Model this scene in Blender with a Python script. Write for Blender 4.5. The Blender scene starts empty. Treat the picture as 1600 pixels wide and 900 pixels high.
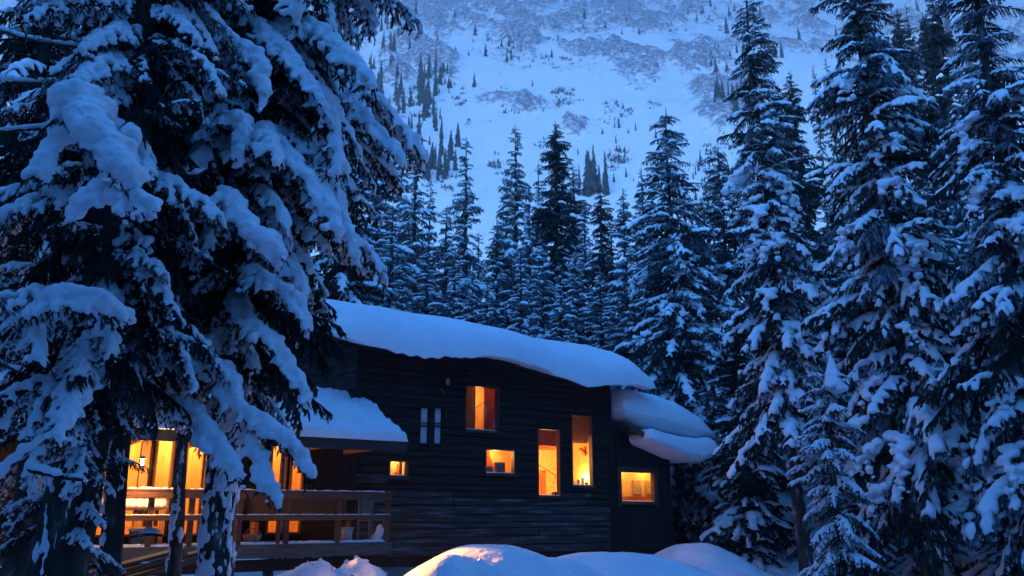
import bpy, bmesh, math, random
import numpy as np
from mathutils import Vector, Matrix, noise as mn
random.seed(7); RNG = np.random.default_rng(11)
C = bpy.context.scene.collection
SC = bpy.context.scene

# ---------------------------------------------------------------- camera, sky, light, exposure
FPX = 1300.0
PITCH = math.atan(350.0 / FPX)
CAM = Vector((0, 0, 2.0))
cam_d = bpy.data.cameras.new('camera'); cam = bpy.data.objects.new('camera', cam_d); C.objects.link(cam)
cam_d.sensor_width = 36; cam_d.lens = 36 * FPX / 1600; cam_d.clip_start = .1; cam_d.clip_end = 6000
cam.location = CAM; cam.rotation_euler = (math.pi / 2 + PITCH, 0, 0)
SC.camera = cam
SUN_EL, SUN_ROT = math.radians(5), math.radians(205)
w = bpy.data.worlds.new('World'); SC.world = w; w.use_nodes = True
nt = w.node_tree; sky = nt.nodes.new('ShaderNodeTexSky'); sky.sky_type = 'NISHITA'; sky.sun_disc = False
sky.sun_elevation = SUN_EL; sky.sun_rotation = SUN_ROT; sky.ozone_density = 5.7; sky.dust_density = .3; sky.altitude = 1500
nt.links.new(sky.outputs[0], nt.nodes['Background'].inputs[0]); nt.nodes['Background'].inputs[1].default_value = .15
sun_d = bpy.data.lights.new('afterglow_sun', 'SUN'); sun_d.energy = .045; sun_d.angle = math.radians(40); sun_d.color = (.2, .45, 1)
sun = bpy.data.objects.new('afterglow_sun', sun_d); C.objects.link(sun)
sun.rotation_euler = (math.radians(68), 0, math.radians(-20))   # afterglow from behind the viewer, low over the valley
SC.view_settings.view_transform = 'Standard'; SC.view_settings.look = 'None'
SC.view_settings.exposure = 3.1; SC.view_settings.gamma = 1
SC.cycles.max_bounces = 8; SC.cycles.transparent_max_bounces = 16; SC.cycles.volume_bounces = 0
SC.cycles.use_denoising = True
try: SC.cycles.sample_clamp_indirect = 2.0
except Exception: pass

def ray(px, py):
    dx = (px - 800) / FPX; dy = (450 - py) / FPX
    c, s = math.cos(PITCH), math.sin(PITCH)
    return Vector((dx, c - dy * s, s + dy * c))
def at(px, py, Y):
    d = ray(px, py); return CAM + d * (Y / d.y)
def topix(v):
    d = Vector(v) - CAM; c, s = math.cos(PITCH), math.sin(PITCH)
    z = d.y * c + d.z * s; y = -d.y * s + d.z * c
    return 800 + FPX * d.x / z, 450 - FPX * y / z

# ---------------------------------------------------------------- materials
def mat(name, col, rough=.8, spec=.3):
    m = bpy.data.materials.new(name); m.use_nodes = True
    b = m.node_tree.nodes['Principled BSDF']
    b.inputs['Base Color'].default_value = (*col, 1); b.inputs['Roughness'].default_value = rough
    b.inputs['Specular IOR Level'].default_value = spec
    return m
def N(m, t, **kw):
    n = m.node_tree.nodes.new(t)
    for k, v in kw.items():
        if hasattr(n, k): setattr(n, k, v)
        else: n.inputs[k].default_value = v
    return n
def L(m, a, b): m.node_tree.links.new(a, b)
def ramp(m, fac, stops):
    r = N(m, 'ShaderNodeValToRGB'); e = r.color_ramp.elements
    while len(e) < len(stops): e.new(.5)
    for i, (p, c) in enumerate(stops): e[i].position = p; e[i].color = (*c, 1)
    L(m, fac, r.inputs[0]); return r.outputs[0]
def noise_mat(name, stops, scale=3, detail=6, rough=.8, spec=.3, bump=.3, bscale=None, coord='Object', stretch=None, bdist=.02):
    m = mat(name, stops[0][1], rough, spec); b = m.node_tree.nodes['Principled BSDF']
    tc = N(m, 'ShaderNodeTexCoord'); src = tc.outputs[coord]
    if stretch:
        mp = N(m, 'ShaderNodeMapping'); mp.inputs['Scale'].default_value = stretch; L(m, src, mp.inputs[0]); src = mp.outputs[0]
    n = N(m, 'ShaderNodeTexNoise'); n.inputs['Scale'].default_value = scale; n.inputs['Detail'].default_value = detail
    n.inputs['Roughness'].default_value = .62; L(m, src, n.inputs['Vector'])
    L(m, ramp(m, n.outputs[0], stops), b.inputs['Base Color'])
    if bump:
        n2 = N(m, 'ShaderNodeTexNoise'); n2.inputs['Scale'].default_value = bscale or scale * 3; n2.inputs['Detail'].default_value = 5; L(m, src, n2.inputs['Vector'])
        bp = N(m, 'ShaderNodeBump'); bp.inputs['Strength'].default_value = bump; bp.inputs['Distance'].default_value = bdist
        L(m, n2.outputs[0], bp.inputs['Height']); L(m, bp.outputs[0], b.inputs['Normal'])
    return m
M = {}
M['snow'] = noise_mat('snow', [(.3, (.74, .76, .80)), (.7, (.86, .87, .9))], 4, rough=.7, spec=.25, bump=.8, bscale=16, bdist=.03)
M['roof_snow'] = noise_mat('roof_snow', [(.3, (.77, .79, .83)), (.7, (.86, .87, .9))], 1.5, rough=.7, spec=.25, bump=.45, bscale=9, bdist=.025)
M['ground_snow'] = noise_mat('ground_snow', [(.3, (.72, .74, .80)), (.7, (.86, .87, .9))], 1.6, rough=.7, spec=.25, bump=.7, bscale=6, bdist=.04)
M['lump_snow'] = noise_mat('lump_snow', [(.3, (.74, .77, .83)), (.7, (.86, .87, .9))], 2, rough=.7, spec=.25, bump=.8, bscale=7, bdist=.06)
M['needle'] = noise_mat('needle', [(.3, (.008, .012, .011)), (.58, (.02, .028, .024)), (.7, (.13, .15, .17))], 4.5, rough=.75, spec=.15, bump=0)
M['frosted_needle'] = noise_mat('frosted_needle', [(.4, (.014, .02, .02)), (.66, (.3, .33, .38))], 5.5, rough=.8, spec=.15, bump=0)
M['far_needle'] = noise_mat('far_needle', [(.35, (.02, .032, .03)), (.75, (.10, .12, .14))], .5, rough=.8, spec=.1, bump=0)
M['bark'] = noise_mat('bark', [(.35, (.02, .016, .014)), (.52, (.055, .045, .04)), (.6, (.12, .11, .11)), (.66, (.45, .47, .5))], 6, rough=.9, spec=.2, bump=1, bscale=14, stretch=(1, 1, .35), bdist=.03)
M['dark_bark'] = noise_mat('dark_bark', [(.35, (.02, .016, .014)), (.6, (.06, .05, .045)), (.68, (.2, .2, .21))], 6, rough=.9, spec=.2, bump=1, bscale=14, stretch=(1, 1, .3), bdist=.03)
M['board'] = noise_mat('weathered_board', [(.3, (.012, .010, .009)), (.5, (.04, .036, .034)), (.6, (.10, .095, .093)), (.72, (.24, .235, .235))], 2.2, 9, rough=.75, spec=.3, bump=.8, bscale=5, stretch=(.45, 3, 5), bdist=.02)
M['eave_shade_board'] = noise_mat('eave_shade_board', [(.25, (.008, .0065, .006)), (.5, (.022, .017, .014)), (.78, (.05, .04, .033))], 2.2, 9, rough=.8, spec=.25, bump=1, bscale=6, stretch=(.45, 3, 5), bdist=.02)  # upper boards: eave shade put into the colour, besides less weathering
M['side_board'] = noise_mat('side_board', [(.3, (.012, .010, .009)), (.5, (.035, .031, .029)), (.62, (.08, .075, .072)), (.75, (.15, .145, .145))], 2.6, 9, rough=.8, spec=.25, bump=1, bscale=6, stretch=(3, .5, 6), bdist=.03)
M['dark_board'] = noise_mat('dark_board', [(.3, (.009, .007, .006)), (.75, (.03, .024, .02))], 2.2, 9, rough=.8, spec=.25, bump=.6, bscale=5, stretch=(3, 3, .5), bdist=.015)
M['trim'] = noise_mat('window_trim', [(.3, (.05, .032, .022)), (.7, (.12, .075, .045))], 6, rough=.6, spec=.3, bump=.3)
M['roofing'] = noise_mat('roofing', [(.3, (.015, .015, .02)), (.7, (.04, .04, .05))], 6, rough=.5, spec=.4, bump=.3)
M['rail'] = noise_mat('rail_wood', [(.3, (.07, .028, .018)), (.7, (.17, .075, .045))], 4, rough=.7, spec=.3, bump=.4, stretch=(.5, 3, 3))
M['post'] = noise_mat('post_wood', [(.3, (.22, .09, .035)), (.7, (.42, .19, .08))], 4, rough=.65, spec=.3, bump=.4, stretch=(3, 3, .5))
M['plank'] = noise_mat('deck_plank', [(.3, (.05, .045, .04)), (.7, (.13, .12, .11))], 5, rough=.8, spec=.2, bump=.4, stretch=(.6, 4, 4))
M['wall_in'] = noise_mat('warm_interior_wood', [(.3, (.62, .32, .10)), (.7, (.85, .5, .18))], 4, rough=.7, spec=.2, bump=.2, stretch=(4, 4, .6))
M['beam_in'] = noise_mat('red_brown_beam', [(.3, (.28, .07, .02)), (.7, (.45, .15, .05))], 5, rough=.7, spec=.2, bump=.2)
M['paper'] = noise_mat('paper', [(.3, (.75, .7, .58)), (.7, (.85, .8, .68))], 3, rough=.8, spec=.1, bump=0)
M['curtain'] = noise_mat('lace_curtain', [(.4, (.16, .1, .06)), (.6, (.42, .3, .17))], 40, rough=.9, spec=.05, bump=.2)
M['dark_curtain'] = noise_mat('red_brown_curtain', [(.4, (.2, .07, .03)), (.6, (.4, .17, .08))], 40, rough=.9, spec=.05, bump=.2)
M['sky_sheet'] = noise_mat('pale_sky_sheet', [(.3, (.78, .8, .84)), (.7, (.85, .86, .88))], 3, rough=.8, spec=.1, bump=.1)
M['grey_box'] = noise_mat('grey_plastic', [(.3, (.12, .11, .1)), (.7, (.2, .18, .16))], 8, rough=.5, bump=.1)
M['bucket'] = noise_mat('pale_bucket', [(.3, (.5, .52, .55)), (.7, (.6, .62, .66))], 8, rough=.5, bump=.1)
M['wicker'] = noise_mat('wicker', [(.35, (.2, .12, .05)), (.65, (.6, .4, .2))], 26, rough=.8, bump=.8, bdist=.01)
M['metal'] = mat('dull_metal', (.25, .25, .27), .45, .5)
M['rock'] = None

def glass():
    m = bpy.data.materials.new('window_glass'); m.use_nodes = True; t = m.node_tree; t.nodes.clear()
    o = t.nodes.new('ShaderNodeOutputMaterial'); mx = t.nodes.new('ShaderNodeMixShader')
    tr = t.nodes.new('ShaderNodeBsdfTransparent'); gl = t.nodes.new('ShaderNodeBsdfGlossy'); fr = t.nodes.new('ShaderNodeFresnel')
    fr.inputs[0].default_value = 1.45; gl.inputs['Roughness'].default_value = .03; tr.inputs[0].default_value = (.96, .96, .96, 1)
    ge = t.nodes.new('ShaderNodeNewGeometry'); iv = t.nodes.new('ShaderNodeMath'); iv.operation = 'SUBTRACT'; iv.inputs[0].default_value = 1; t.links.new(ge.outputs['Backfacing'], iv.inputs[1])
    mu = t.nodes.new('ShaderNodeMath'); mu.operation = 'MULTIPLY'; t.links.new(fr.outputs[0], mu.inputs[0]); t.links.new(iv.outputs[0], mu.inputs[1]); t.links.new(mu.outputs[0], mx.inputs[0]); t.links.new(tr.outputs[0], mx.inputs[1]); t.links.new(gl.outputs[0], mx.inputs[2]); t.links.new(mx.outputs[0], o.inputs[0])
    return m
M['glass'] = glass()
def emit(name, col, s):
    m = mat(name, (.9, .8, .6)); b = m.node_tree.nodes['Principled BSDF']
    b.inputs['Emission Color'].default_value = (*col, 1); b.inputs['Emission Strength'].default_value = s; return m
M['bulb'] = emit('lit_bulb', (1, .62, .2), .6)

# ---------------------------------------------------------------- helpers
def tag(o, label=None, cat=None, group=None, kind=None):
    if label: o['label'] = label
    if cat: o['category'] = cat
    if group: o['group'] = group
    if kind: o['kind'] = kind
    return o
def empty(name, loc=(0, 0, 0), rz=0, parent=None):
    o = bpy.data.objects.new(name, None); C.objects.link(o); o.location = loc; o.rotation_euler = (0, 0, rz); o.empty_display_size = .2
    if parent: o.parent = parent
    return o
def link(name, me, parent=None, loc=(0, 0, 0), rot=None, scale=None):
    o = bpy.data.objects.new(name, me); C.objects.link(o); o.location = loc
    if rot: o.rotation_euler = rot
    if scale is not None: o.scale = scale if hasattr(scale, '__len__') else (scale,) * 3
    if parent: o.parent = parent
    return o
def np_mesh(name, V, F, m, smooth=False):
    """F: one (n,k) array or a list of such arrays"""
    me = bpy.data.meshes.new(name)
    if not isinstance(F, list): F = [F]
    F = [np.asarray(f, dtype=np.int32) for f in F if len(f)]
    V = np.asarray(V, dtype=np.float32).reshape(-1, 3)
    me.vertices.add(len(V)); me.vertices.foreach_set('co', V.ravel())
    idx = np.concatenate([f.ravel() for f in F]); tot = np.concatenate([np.full(len(f), f.shape[1], np.int32) for f in F])
    st = np.concatenate([[0], np.cumsum(tot)[:-1]]).astype(np.int32)
    me.loops.add(len(idx)); me.loops.foreach_set('vertex_index', idx)
    me.polygons.add(len(tot)); me.polygons.foreach_set('loop_start', st); me.polygons.foreach_set('loop_total', tot)
    if smooth: me.polygons.foreach_set('use_smooth', np.ones(len(tot), bool))
    me.update(calc_edges=True)
    for mm in (m if isinstance(m, (list, tuple)) else [m]): me.materials.append(mm)
    return me
BF = np.array([(0, 3, 2, 1), (4, 5, 6, 7), (0, 1, 5, 4), (1, 2, 6, 5), (2, 3, 7, 6), (3, 0, 4, 7)])
class MB:
    def __init__(s): s.v = []; s.f = []; s.n = 0
    def hexa(s, pts):
        s.v += [tuple(p) for p in pts]; s.f += [tuple(r + s.n) for r in BF]; s.n += 8; return s
    def box(s, x0, x1, y0, y1, z0, z1, j=0):
        p = [(x0, y0, z0), (x1, y0, z0), (x1, y1, z0), (x0, y1, z0), (x0, y0, z1), (x1, y0, z1), (x1, y1, z1), (x0, y1, z1)]
        if j: p = [tuple(c + random.uniform(-j, j) for c in q) for q in p]
        return s.hexa(p)
    def bar(s, a, b, w, h):
        a = Vector(a); b = Vector(b); d = (b - a).normalized(); u = d.cross(Vector((0, 0, 1)))
        u = Vector((1, 0, 0)) if u.length < 1e-3 else u.normalized(); v = u.cross(d).normalized()
        return s.hexa([q + u * (i * w / 2) + v * (k * h / 2) for q in (a, b) for i, k in ((-1, -1), (1, -1), (1, 1), (-1, 1))])
    def tube(s, pts, rad, n=8, jit=0):
        pts = [Vector(p) for p in pts]; b0 = s.n
        for i, p in enumerate(pts):
            d = (pts[min(i + 1, len(pts) - 1)] - pts[max(i - 1, 0)]).normalized()
            u = d.cross(Vector((.31, .95, .02))).normalized() if abs(d.y) < .9 else d.cross(Vector((1, 0, 0))).normalized(); v = d.cross(u)
            for k in range(n):
                a = 2 * math.pi * k / n; r = rad[i] * (1 + random.uniform(-jit, jit))
                s.v.append(tuple(p + (u * math.cos(a) + v * math.sin(a)) * r))
        for i in range(len(pts) - 1):
            for k in range(n):
                s.f.append((b0 + i * n + k, b0 + i * n + (k + 1) % n, b0 + (i + 1) * n + (k + 1) % n, b0 + (i + 1) * n + k))
        s.f.append(tuple(b0 + k for k in range(n))[::-1]); s.f.append(tuple(b0 + (len(pts) - 1) * n + k for k in range(n))); s.n += n * len(pts)
        return s
    def mesh(s, name, m, smooth=False, bevel=0):
        me = bpy.data.meshes.new(name); me.from_pydata(s.v, [], s.f)
        bm = bmesh.new(); bm.from_mesh(me); bmesh.ops.recalc_face_normals(bm, faces=bm.faces)
        if bevel: bmesh.ops.bevel(bm, geom=list(bm.edges), offset=bevel, segments=1, affect='EDGES')
        bm.to_mesh(me); bm.free()
        if smooth:
            for p in me.polygons: p.use_smooth = True
        me.materials.append(m); return me
    def build(s, name, m, parent=None, smooth=False, bevel=0, loc=(0, 0, 0)):
        return link(name, s.mesh(name, m, smooth, bevel), parent, loc)
def box(name, m, parent, *a, bevel=0, j=0): return MB().box(*a, j=j).build(name, m, parent, bevel=bevel)

# ico sphere template
def ico(sub):
    bm = bmesh.new(); bmesh.ops.create_icosphere(bm, subdivisions=sub, radius=1)
    v = np.array([x.co[:] for x in bm.verts]); f = np.array([[q.index for q in x.verts] for x in bm.faces]); bm.free(); return v, f
ICO1, ICO2 = ico(1), ico(2)
def blob_mesh(name, S, voxel, m, smooth_it=2, tmpl=ICO1, rough=0):
    """S: list of (x,y,z,rx,ry,rz): merged into one soft snow surface"""
    S = np.array(S); v, f = tmpl
    V = (S[:, None, :3] + v[None] * S[:, None, 3:6]).reshape(-1, 3)
    F = (f[None] + (np.arange(len(S)) * len(v))[:, None, None]).reshape(-1, 3)
    me = np_mesh(name + '_tmp', V, F, m); o = bpy.data.objects.new('tmp', me); C.objects.link(o)
    md = o.modifiers.new('r', 'REMESH'); md.mode = 'VOXEL'; md.voxel_size = voxel; md.use_smooth_shade = True
    sm = o.modifiers.new('s', 'SMOOTH'); sm.iterations = smooth_it; sm.factor = .5
    dg = bpy.context.evaluated_depsgraph_get(); out = bpy.data.meshes.new_from_object(o.evaluated_get(dg)); out.name = name
    bpy.data.objects.remove(o); bpy.data.meshes.remove(me)
    if rough:
        co = np.empty(len(out.vertices) * 3, np.float32); out.vertices.foreach_get('co', co); co = co.reshape(-1, 3)
        nr = np.empty(len(out.vertices) * 3, np.float32); out.vertices.foreach_get('normal', nr); nr = nr.reshape(-1, 3)
        d = np.array([mn.noise(Vector(p) * 5.3) + .7 * mn.noise(Vector(p) * 13) for p in co]) * rough; co += nr * d[:, None]; out.vertices.foreach_set('co', co.ravel()); out.update()
    out.polygons.foreach_set('use_smooth', np.ones(len(out.polygons), bool))
    out.materials.clear(); out.materials.append(m); return out
def arrs(me):
    v = np.empty(len(me.vertices) * 3, np.float32); me.vertices.foreach_get('co', v)
    t = [[], []]
    for p in me.polygons: t[0 if len(p.vertices) == 3 else 1].append(tuple(p.vertices))
    return v.reshape(-1, 3), np.array(t[0], np.int32).reshape(-1, 3), np.array(t[1], np.int32).reshape(-1, 4)

# ---------------------------------------------------------------- boughs
class Fol:
    def __init__(s): s.P = []; s.D = []; s.W = []; s.S = []
    def arrays(s, rng):
        P = np.concatenate(s.P); D = np.concatenate(s.D); W = np.concatenate(s.W)[:, None]
        r = rng.normal(size=P.shape); u = np.cross(D, r); u /= np.linalg.norm(u, axis=1)[:, None] + 1e-9
        V = np.stack([P - u * W / 2, P + u * W / 2, P + D * .55 + u * W * .42, P + D, P + D * .55 - u * W * .42], 1).reshape(-1, 3)
        n = len(P); base = np.arange(n)[:, None] * 5
        return V, base + np.array([[0, 1, 2, 3, 4]])
def nz(v): return v / (np.linalg.norm(v) + 1e-9)
def polyline_frond(fo, pts, lvl, rng, cfg, env=1.0):
    """needles, side shoots and snow along a polyline"""
    pts = np.asarray(pts, float); seg = pts[1:] - pts[:-1]; sl = np.linalg.norm(seg, axis=1); Lt = sl.sum()
    if Lt < .02: return
    cum = np.concatenate([[0], np.cumsum(sl)])
    def samp(t):
        q = np.clip(t * Lt, 0, Lt * .9999); i = np.clip(np.searchsorted(cum, q, side='right') - 1, 0, len(sl) - 1)
        f = ((q - cum[i]) / sl[i])[:, None]; return pts[i] + seg[i] * f, seg[i] / sl[i][:, None]
    # needles
    nb = max(3, int(Lt / cfg['step'])); t = rng.uniform(cfg['bare'] if lvl == 0 else 0, 1, nb); p, d = samp(t)
    side = np.cross(d, [0, 0, 1.]); side /= np.linalg.norm(side, axis=1)[:, None] + 1e-6
    D = d * rng.uniform(.4, 1, (nb, 1)) + side * rng.choice([-1, 1], (nb, 1)) * rng.uniform(.1, .7, (nb, 1)); D[:, 2] -= rng.uniform(0, cfg['hang'], nb)
    D /= np.linalg.norm(D, axis=1)[:, None]; D *= cfg['blade'] * rng.uniform(.6, 1.3, (nb, 1))
    fo.P.append(p); fo.D.append(D); fo.W.append(np.full(nb, cfg['bw']) * rng.uniform(.7, 1.3, nb))
    # snow
    r0 = cfg['snow'][lvl] * env if lvl < len(cfg['snow']) else 0
    if r0 > 0:
        ns = max(2, int(Lt / (r0 * .55))); ts = np.linspace(.12 if lvl == 0 else .05, .96, ns); ps, ds = samp(ts); ph = rng.uniform(0, 9)
        for k in range(ns):
            q = .5 + .5 * mn.noise(Vector((ts[k] * Lt * 3.1, ph, lvl * 3.)))*1.6
            if rng.uniform() < cfg['skip'][lvl] or q < cfg['thr']: continue
            tap = (1 - .55 * ts[k]) if lvl else (.55 + .9 * math.sin(math.pi * min(1, ts[k] * 1.05)) * .6)
            r = r0 * tap * (.6 + .8 * q) * rng.uniform(.8, 1.15)
            fo.S.append((ps[k][0] + rng.normal() * r * .2, ps[k][1] + rng.normal() * r * .2, ps[k][2] + r * .45, r * 1.15, r * 1.15, r * .85))
    # side shoots
    if lvl < cfg['levels']:
        sp = cfg['spacing'][lvl]; n = int(Lt / sp)
        for k in range(n):
            tt = (k + rng.uniform(.1, .9)) / n
            if tt < (cfg['bare'] if lvl == 0 else .05): continue
            pp, dd = samp(np.array([tt])); pp = pp[0]; dd = dd[0]
            sd = nz(np.cross(dd, [0, 0, 1.])) * (1 if k % 2 else -1)
            base = cfg['side'][lvl]; l = base * (1 - tt) ** .6 * rng.uniform(.6, 1.15) + base * .18
            if lvl == 0 and tt < .3: l *= .5 + tt / .6
            d2 = nz(dd * rng.uniform(.5, .9) + sd * rng.uniform(.5, .95) + np.array([0, 0, rng.uniform(-.35, .05)]))
            q = [pp]; dcur = d2; m_ = 5 if lvl == 0 else 3
            for _ in range(m_):
                dcur = nz(dcur + np.array([0, 0, -cfg['grav'][lvl]])); q.append(q[-1] + dcur * l / m_)
            polyline_frond(fo, q, lvl + 1, rng, cfg, env)
CFG_NEAR = dict(step=.0075, bare=.1, hang=.8, blade=.052, bw=.012, snow=(.066, .05, .032), skip=(.15, .28, .55), thr=.42, levels=2, spacing=(.08, .08), side=(.66, .22), grav=(.16, .3))
CFG_MID = dict(step=.012, bare=.05, hang=1.0, blade=.13, bw=.03, snow=(.068, .06), skip=(.2, .3), thr=.40, levels=1, spacing=(.09,), side=(.68,), grav=(.2,))
CFG_TINY = dict(step=.026, bare=.0, hang=1.0, blade=.22, bw=.06, snow=(.12, .09), skip=(.12, .42), thr=.42, levels=1, spacing=(.14,), side=(.68,), grav=(.2,))
def curve_pts(Lb, up, droop, n=12, wig=.03, rng=RNG):
    t = np.linspace(0, 1, n); x = Lb * t; z = Lb * (up * t - droop * t ** 2); y = np.cumsum(rng.normal(0, wig * Lb / n, n))
    return np.stack([x, y, z], 1)
def make_proto(seed, cfg, voxel, Lb=2.0, snow_mul=1.0, up=.12, droop=.38, snow_mat='snow', needle='needle'):
    rng = np.random.default_rng(seed); fo = Fol(); c = dict(cfg); c['snow'] = tuple(x * snow_mul for x in cfg['snow'])
    pts = curve_pts(Lb, up, droop, rng=rng); polyline_frond(fo, pts, 0, rng, c)
    V, F = fo.arrays(rng); st = MB().tube(pts, [.03 * (1 - .8 * i / 11) for i in range(12)], 4)
    SV = np.array(st.v); SF = np.array([f for f in st.f if len(f) == 4])
    me = np_mesh('bough_foliage', np.concatenate([V, SV]), [F, SF + len(V)], [M[needle]])
    sn = blob_mesh('bough_snow', fo.S, voxel, M[snow_mat], 1, rough=.03) if snow_mul > 0 and fo.S else None
    return me, sn
NEAR = [make_proto(100 + i, CFG_NEAR, .026, snow_mul=[1, 1.25, .8, 1.1, 1.4, .9][i], droop=[.3, .42, .5, .36, .45, .6][i]) for i in range(6)]
BARE = [make_proto(130 + i, CFG_NEAR, .04, snow_mul=.45, droop=[.25, .4][i]) for i in range(2)]
MID = [make_proto(200 + i, CFG_MID, .045, snow_mul=[1, 1.3, .85, 1.15, 1.0][i], droop=[.3, .42, .5, .36, .55][i]) for i in range(5)]
TINY = [make_proto(300 + i, CFG_TINY, .085, snow_mul=[1, 1.2, .9, 1.1][i], droop=[.25, .4, .5, .35][i]) for i in range(4)]

def trunk_mesh(h, r, m, lean=(0, 0), wob=.05, n=10, nseg=26, jit=.05):
    mb = MB(); pts = []; rad = []
    ph = random.uniform(0, 50)
    for i in range(nseg):
        t = i / (nseg - 1); z = h * t
        pts.append((lean[0] * t * h + mn.noise(Vector((z * .4, ph, 0))) * wob, lean[1] * t * h + mn.noise(Vector((z * .4, 0, ph))) * wob, z))
        rad.append(r * (1 - t) ** .8 * (1 + .35 * math.exp(-z * 2.2)) + .012)
    mb.tube(pts, rad, n, jit); return mb.mesh('trunk', m, True), pts
def rotm(yaw, pitch, s):
    cy, sy, cp, sp = math.cos(yaw), math.sin(yaw), math.cos(pitch), math.sin(pitch)
    R = np.array([[cy, -sy, 0], [sy, cy, 0], [0, 0, 1]]) @ np.array([[cp, 0, -sp], [0, 1, 0], [sp, 0, cp]])
    return R * s

def fir_meshes(seed, H, R, protos, z0=.6, whorl=.28, nper=5, snow_low=1.0, prof=.85, sparse=.0, topdark=.25, rag=.25):
    """crown and crown snow as two meshes, tree base at the origin"""
    rng = np.random.default_rng(seed); VF = []; FT = []; V2 = []; F2 = []; n1 = n2 = 0; F1q = []; F2q = []; F1p = []
    z = z0
    while z < H - .15:
        t = (z - z0) / (H - z0); rr = R * (1 - t) ** prof * (.85 + .3 * math.sin(z * 2.1 + seed)) + .12
        k = max(3, int(nper * (1 - .3 * t)))
        for _ in range(k):
            if rng.uniform() < sparse * (.3 + t): continue
            L_ = rr * rng.uniform(1 - rag, 1 + rag); s = L_ / 2.0
            yaw = rng.uniform(0, 2 * math.pi); pitch = math.radians(-22 + 38 * t + rng.normal() * 7)
            (fv, ft, fq), (sv, st, sq) = protos[rng.integers(len(protos))]
            A = rotm(yaw, pitch, 1.0) * np.array([[s, max(s, .5) ** .8 if s > .3 else s * 1.3, s if s > .3 else s * 1.3]])
            o = np.array([0, 0, z + rng.uniform(-.12, .12)])
            VF.append((fv @ A.T) + o)
            VF_n = len(fv); FT.append(ft + n1) if len(ft) else None; F1q.append(fq + n1) if len(fq) else None
            n1 += VF_n
            if rng.uniform() > topdark * (.2 + 1.2 * t):
                V2.append((sv @ A.T) * 1.0 + o); 
                if len(st): F2.append(st + n2)
                if len(sq): F2q.append(sq + n2)
                n2 += len(sv)
        z += whorl * (1 - .35 * t)
    return VF, FT, F1q, V2, F2, F2q
def arrs_any(me):
    v = np.empty(len(me.vertices) * 3, np.float32); me.vertices.foreach_get('co', v); d = {}
    for p in me.polygons: d.setdefault(len(p.vertices), []).append(tuple(p.vertices))
    return v.reshape(-1, 3), d
# foliage uses 5-gons: split them to tri + quad so that the arrays stay simple
def split5(me):
    v, d = arrs_any(me); T = []; Q = list(d.get(4, [])); T += d.get(3, [])
    for f in d.get(5, []): Q.append((f[0], f[1], f[2], f[4])); T.append((f[4], f[2], f[3]))
    return v, np.array(T, np.int32).reshape(-1, 3), np.array(Q, np.int32).reshape(-1, 4)
TINY_A = [(split5(a), arrs(b)) for a, b in TINY]; MID_A = [(split5(a), arrs(b)) for a, b in MID]
def fir_proto(seed, H, R, protos=None, needle='frosted_needle', **kw):
    protos = protos or TINY_A
    VF, FT, F1q, V2, F2, F2q = fir_meshes(seed, H, R, protos, **kw)
    cr = np_mesh('crown', np.concatenate(VF), [np.concatenate(FT), np.concatenate(F1q)], M[needle])
    fs = [np.concatenate(F2q)] + ([np.concatenate(F2)] if F2 else [])
    sn = np_mesh('crown_snow', np.concatenate(V2), fs, M['snow'], True)
    tr, _ = trunk_mesh(H, .012 * H + .03, M['dark_bark'], wob=.05, n=7, nseg=12)
    return dict(H=H, R=R, tr=tr, cr=cr, sn=sn)
def plant(proto, x, y, z, h, rz, label, group, cat='tree', name='fir_tree', wmul=1.0, lean=0):
    o = empty(name, (x, y, z), rz); s = h / proto['H']; o.scale = (s * wmul, s * wmul, s); o.rotation_euler = (lean, 0, rz)
    tag(o, label, cat, group)
    link('trunk', proto['tr'], o); link('crown', proto['cr'], o); link('crown_snow', proto['sn'], o)
    return o

# ---------------------------------------------------------------- terrain
def sm(a, b, x):
    t = min(1, max(0, (x - a) / (b - a))); return t * t * (3 - 2 * t)
BUMPS = []   # x, y, rx, ry, top z, kind
def ground_base(x, y):
    z = .15 + .25 * mn.noise(Vector((x * .12, y * .12, 3))) + .05 * mn.noise(Vector((x * .7, y * .7, 9)))
    if y > 26: z += (y - 26) * .05
    z += 3.3 * math.exp(-((x - 9.6) / 2.6) ** 2 - ((y - 31) / 3.2) ** 2)
    if y > 60:
        z += (min(y, 150) - 60) ** 2 / 90 * .36
    if y > 150: z += (y - 150) * .80
    if y > 90: z += sm(90, 200, y) * (14 * mn.noise(Vector((x * .006, y * .006, 1))) + 5 * mn.noise(Vector((x * .02, y * .02, 2))))
    return z
for px, py, Y, rx, ry, p in ((768, 850, 13.2, 2.0, 2.2, 2), (700, 868, 12.3, .9, 1.2, 2), (955, 862, 16.5, 2.7, 2.0, 2), (1085, 848, 24.2, 1.7, 2.4, 2), (860, 872, 14.5, 1.6, 1.5, 2),
                             (560, 874, 13.6, .75, 1.3, 3), (490, 880, 13.2, .9, 1.2, 3), (420, 900, 12.6, 1.0, 1.2, 3), (1010, 872, 19.5, 2.0, 2.0, 2)):
    v = at(px, py, Y); BUMPS.append((v.x, v.y, rx, ry, v.z, p))
def ground_z(x, y):
    z = ground_base(x, y)
    if 8 < y < 30 and -8 < x < 9:
        acc = 0
        for bx, by, rx, ry, tz, p in BUMPS:
            d = math.hypot((x - bx) / rx, (y - by) / ry)
            if d < 1.6:
                h = (tz - .15) * math.exp(-(d ** 2.4) * 1.1)
                if p == 3: h += .10 * h * (mn.noise(Vector((x * 3, y * 3, 0))) + .5 * mn.noise(Vector((x * 9, y * 9, 0))))
                acc = max(acc, h)
        z = max(z, .15 + acc)
        z += .035 * mn.noise(Vector((x * 1.7, y * 1.7, 6))) + .012 * mn.noise(Vector((x * 5, y * 5, 1)))
    return z
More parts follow.
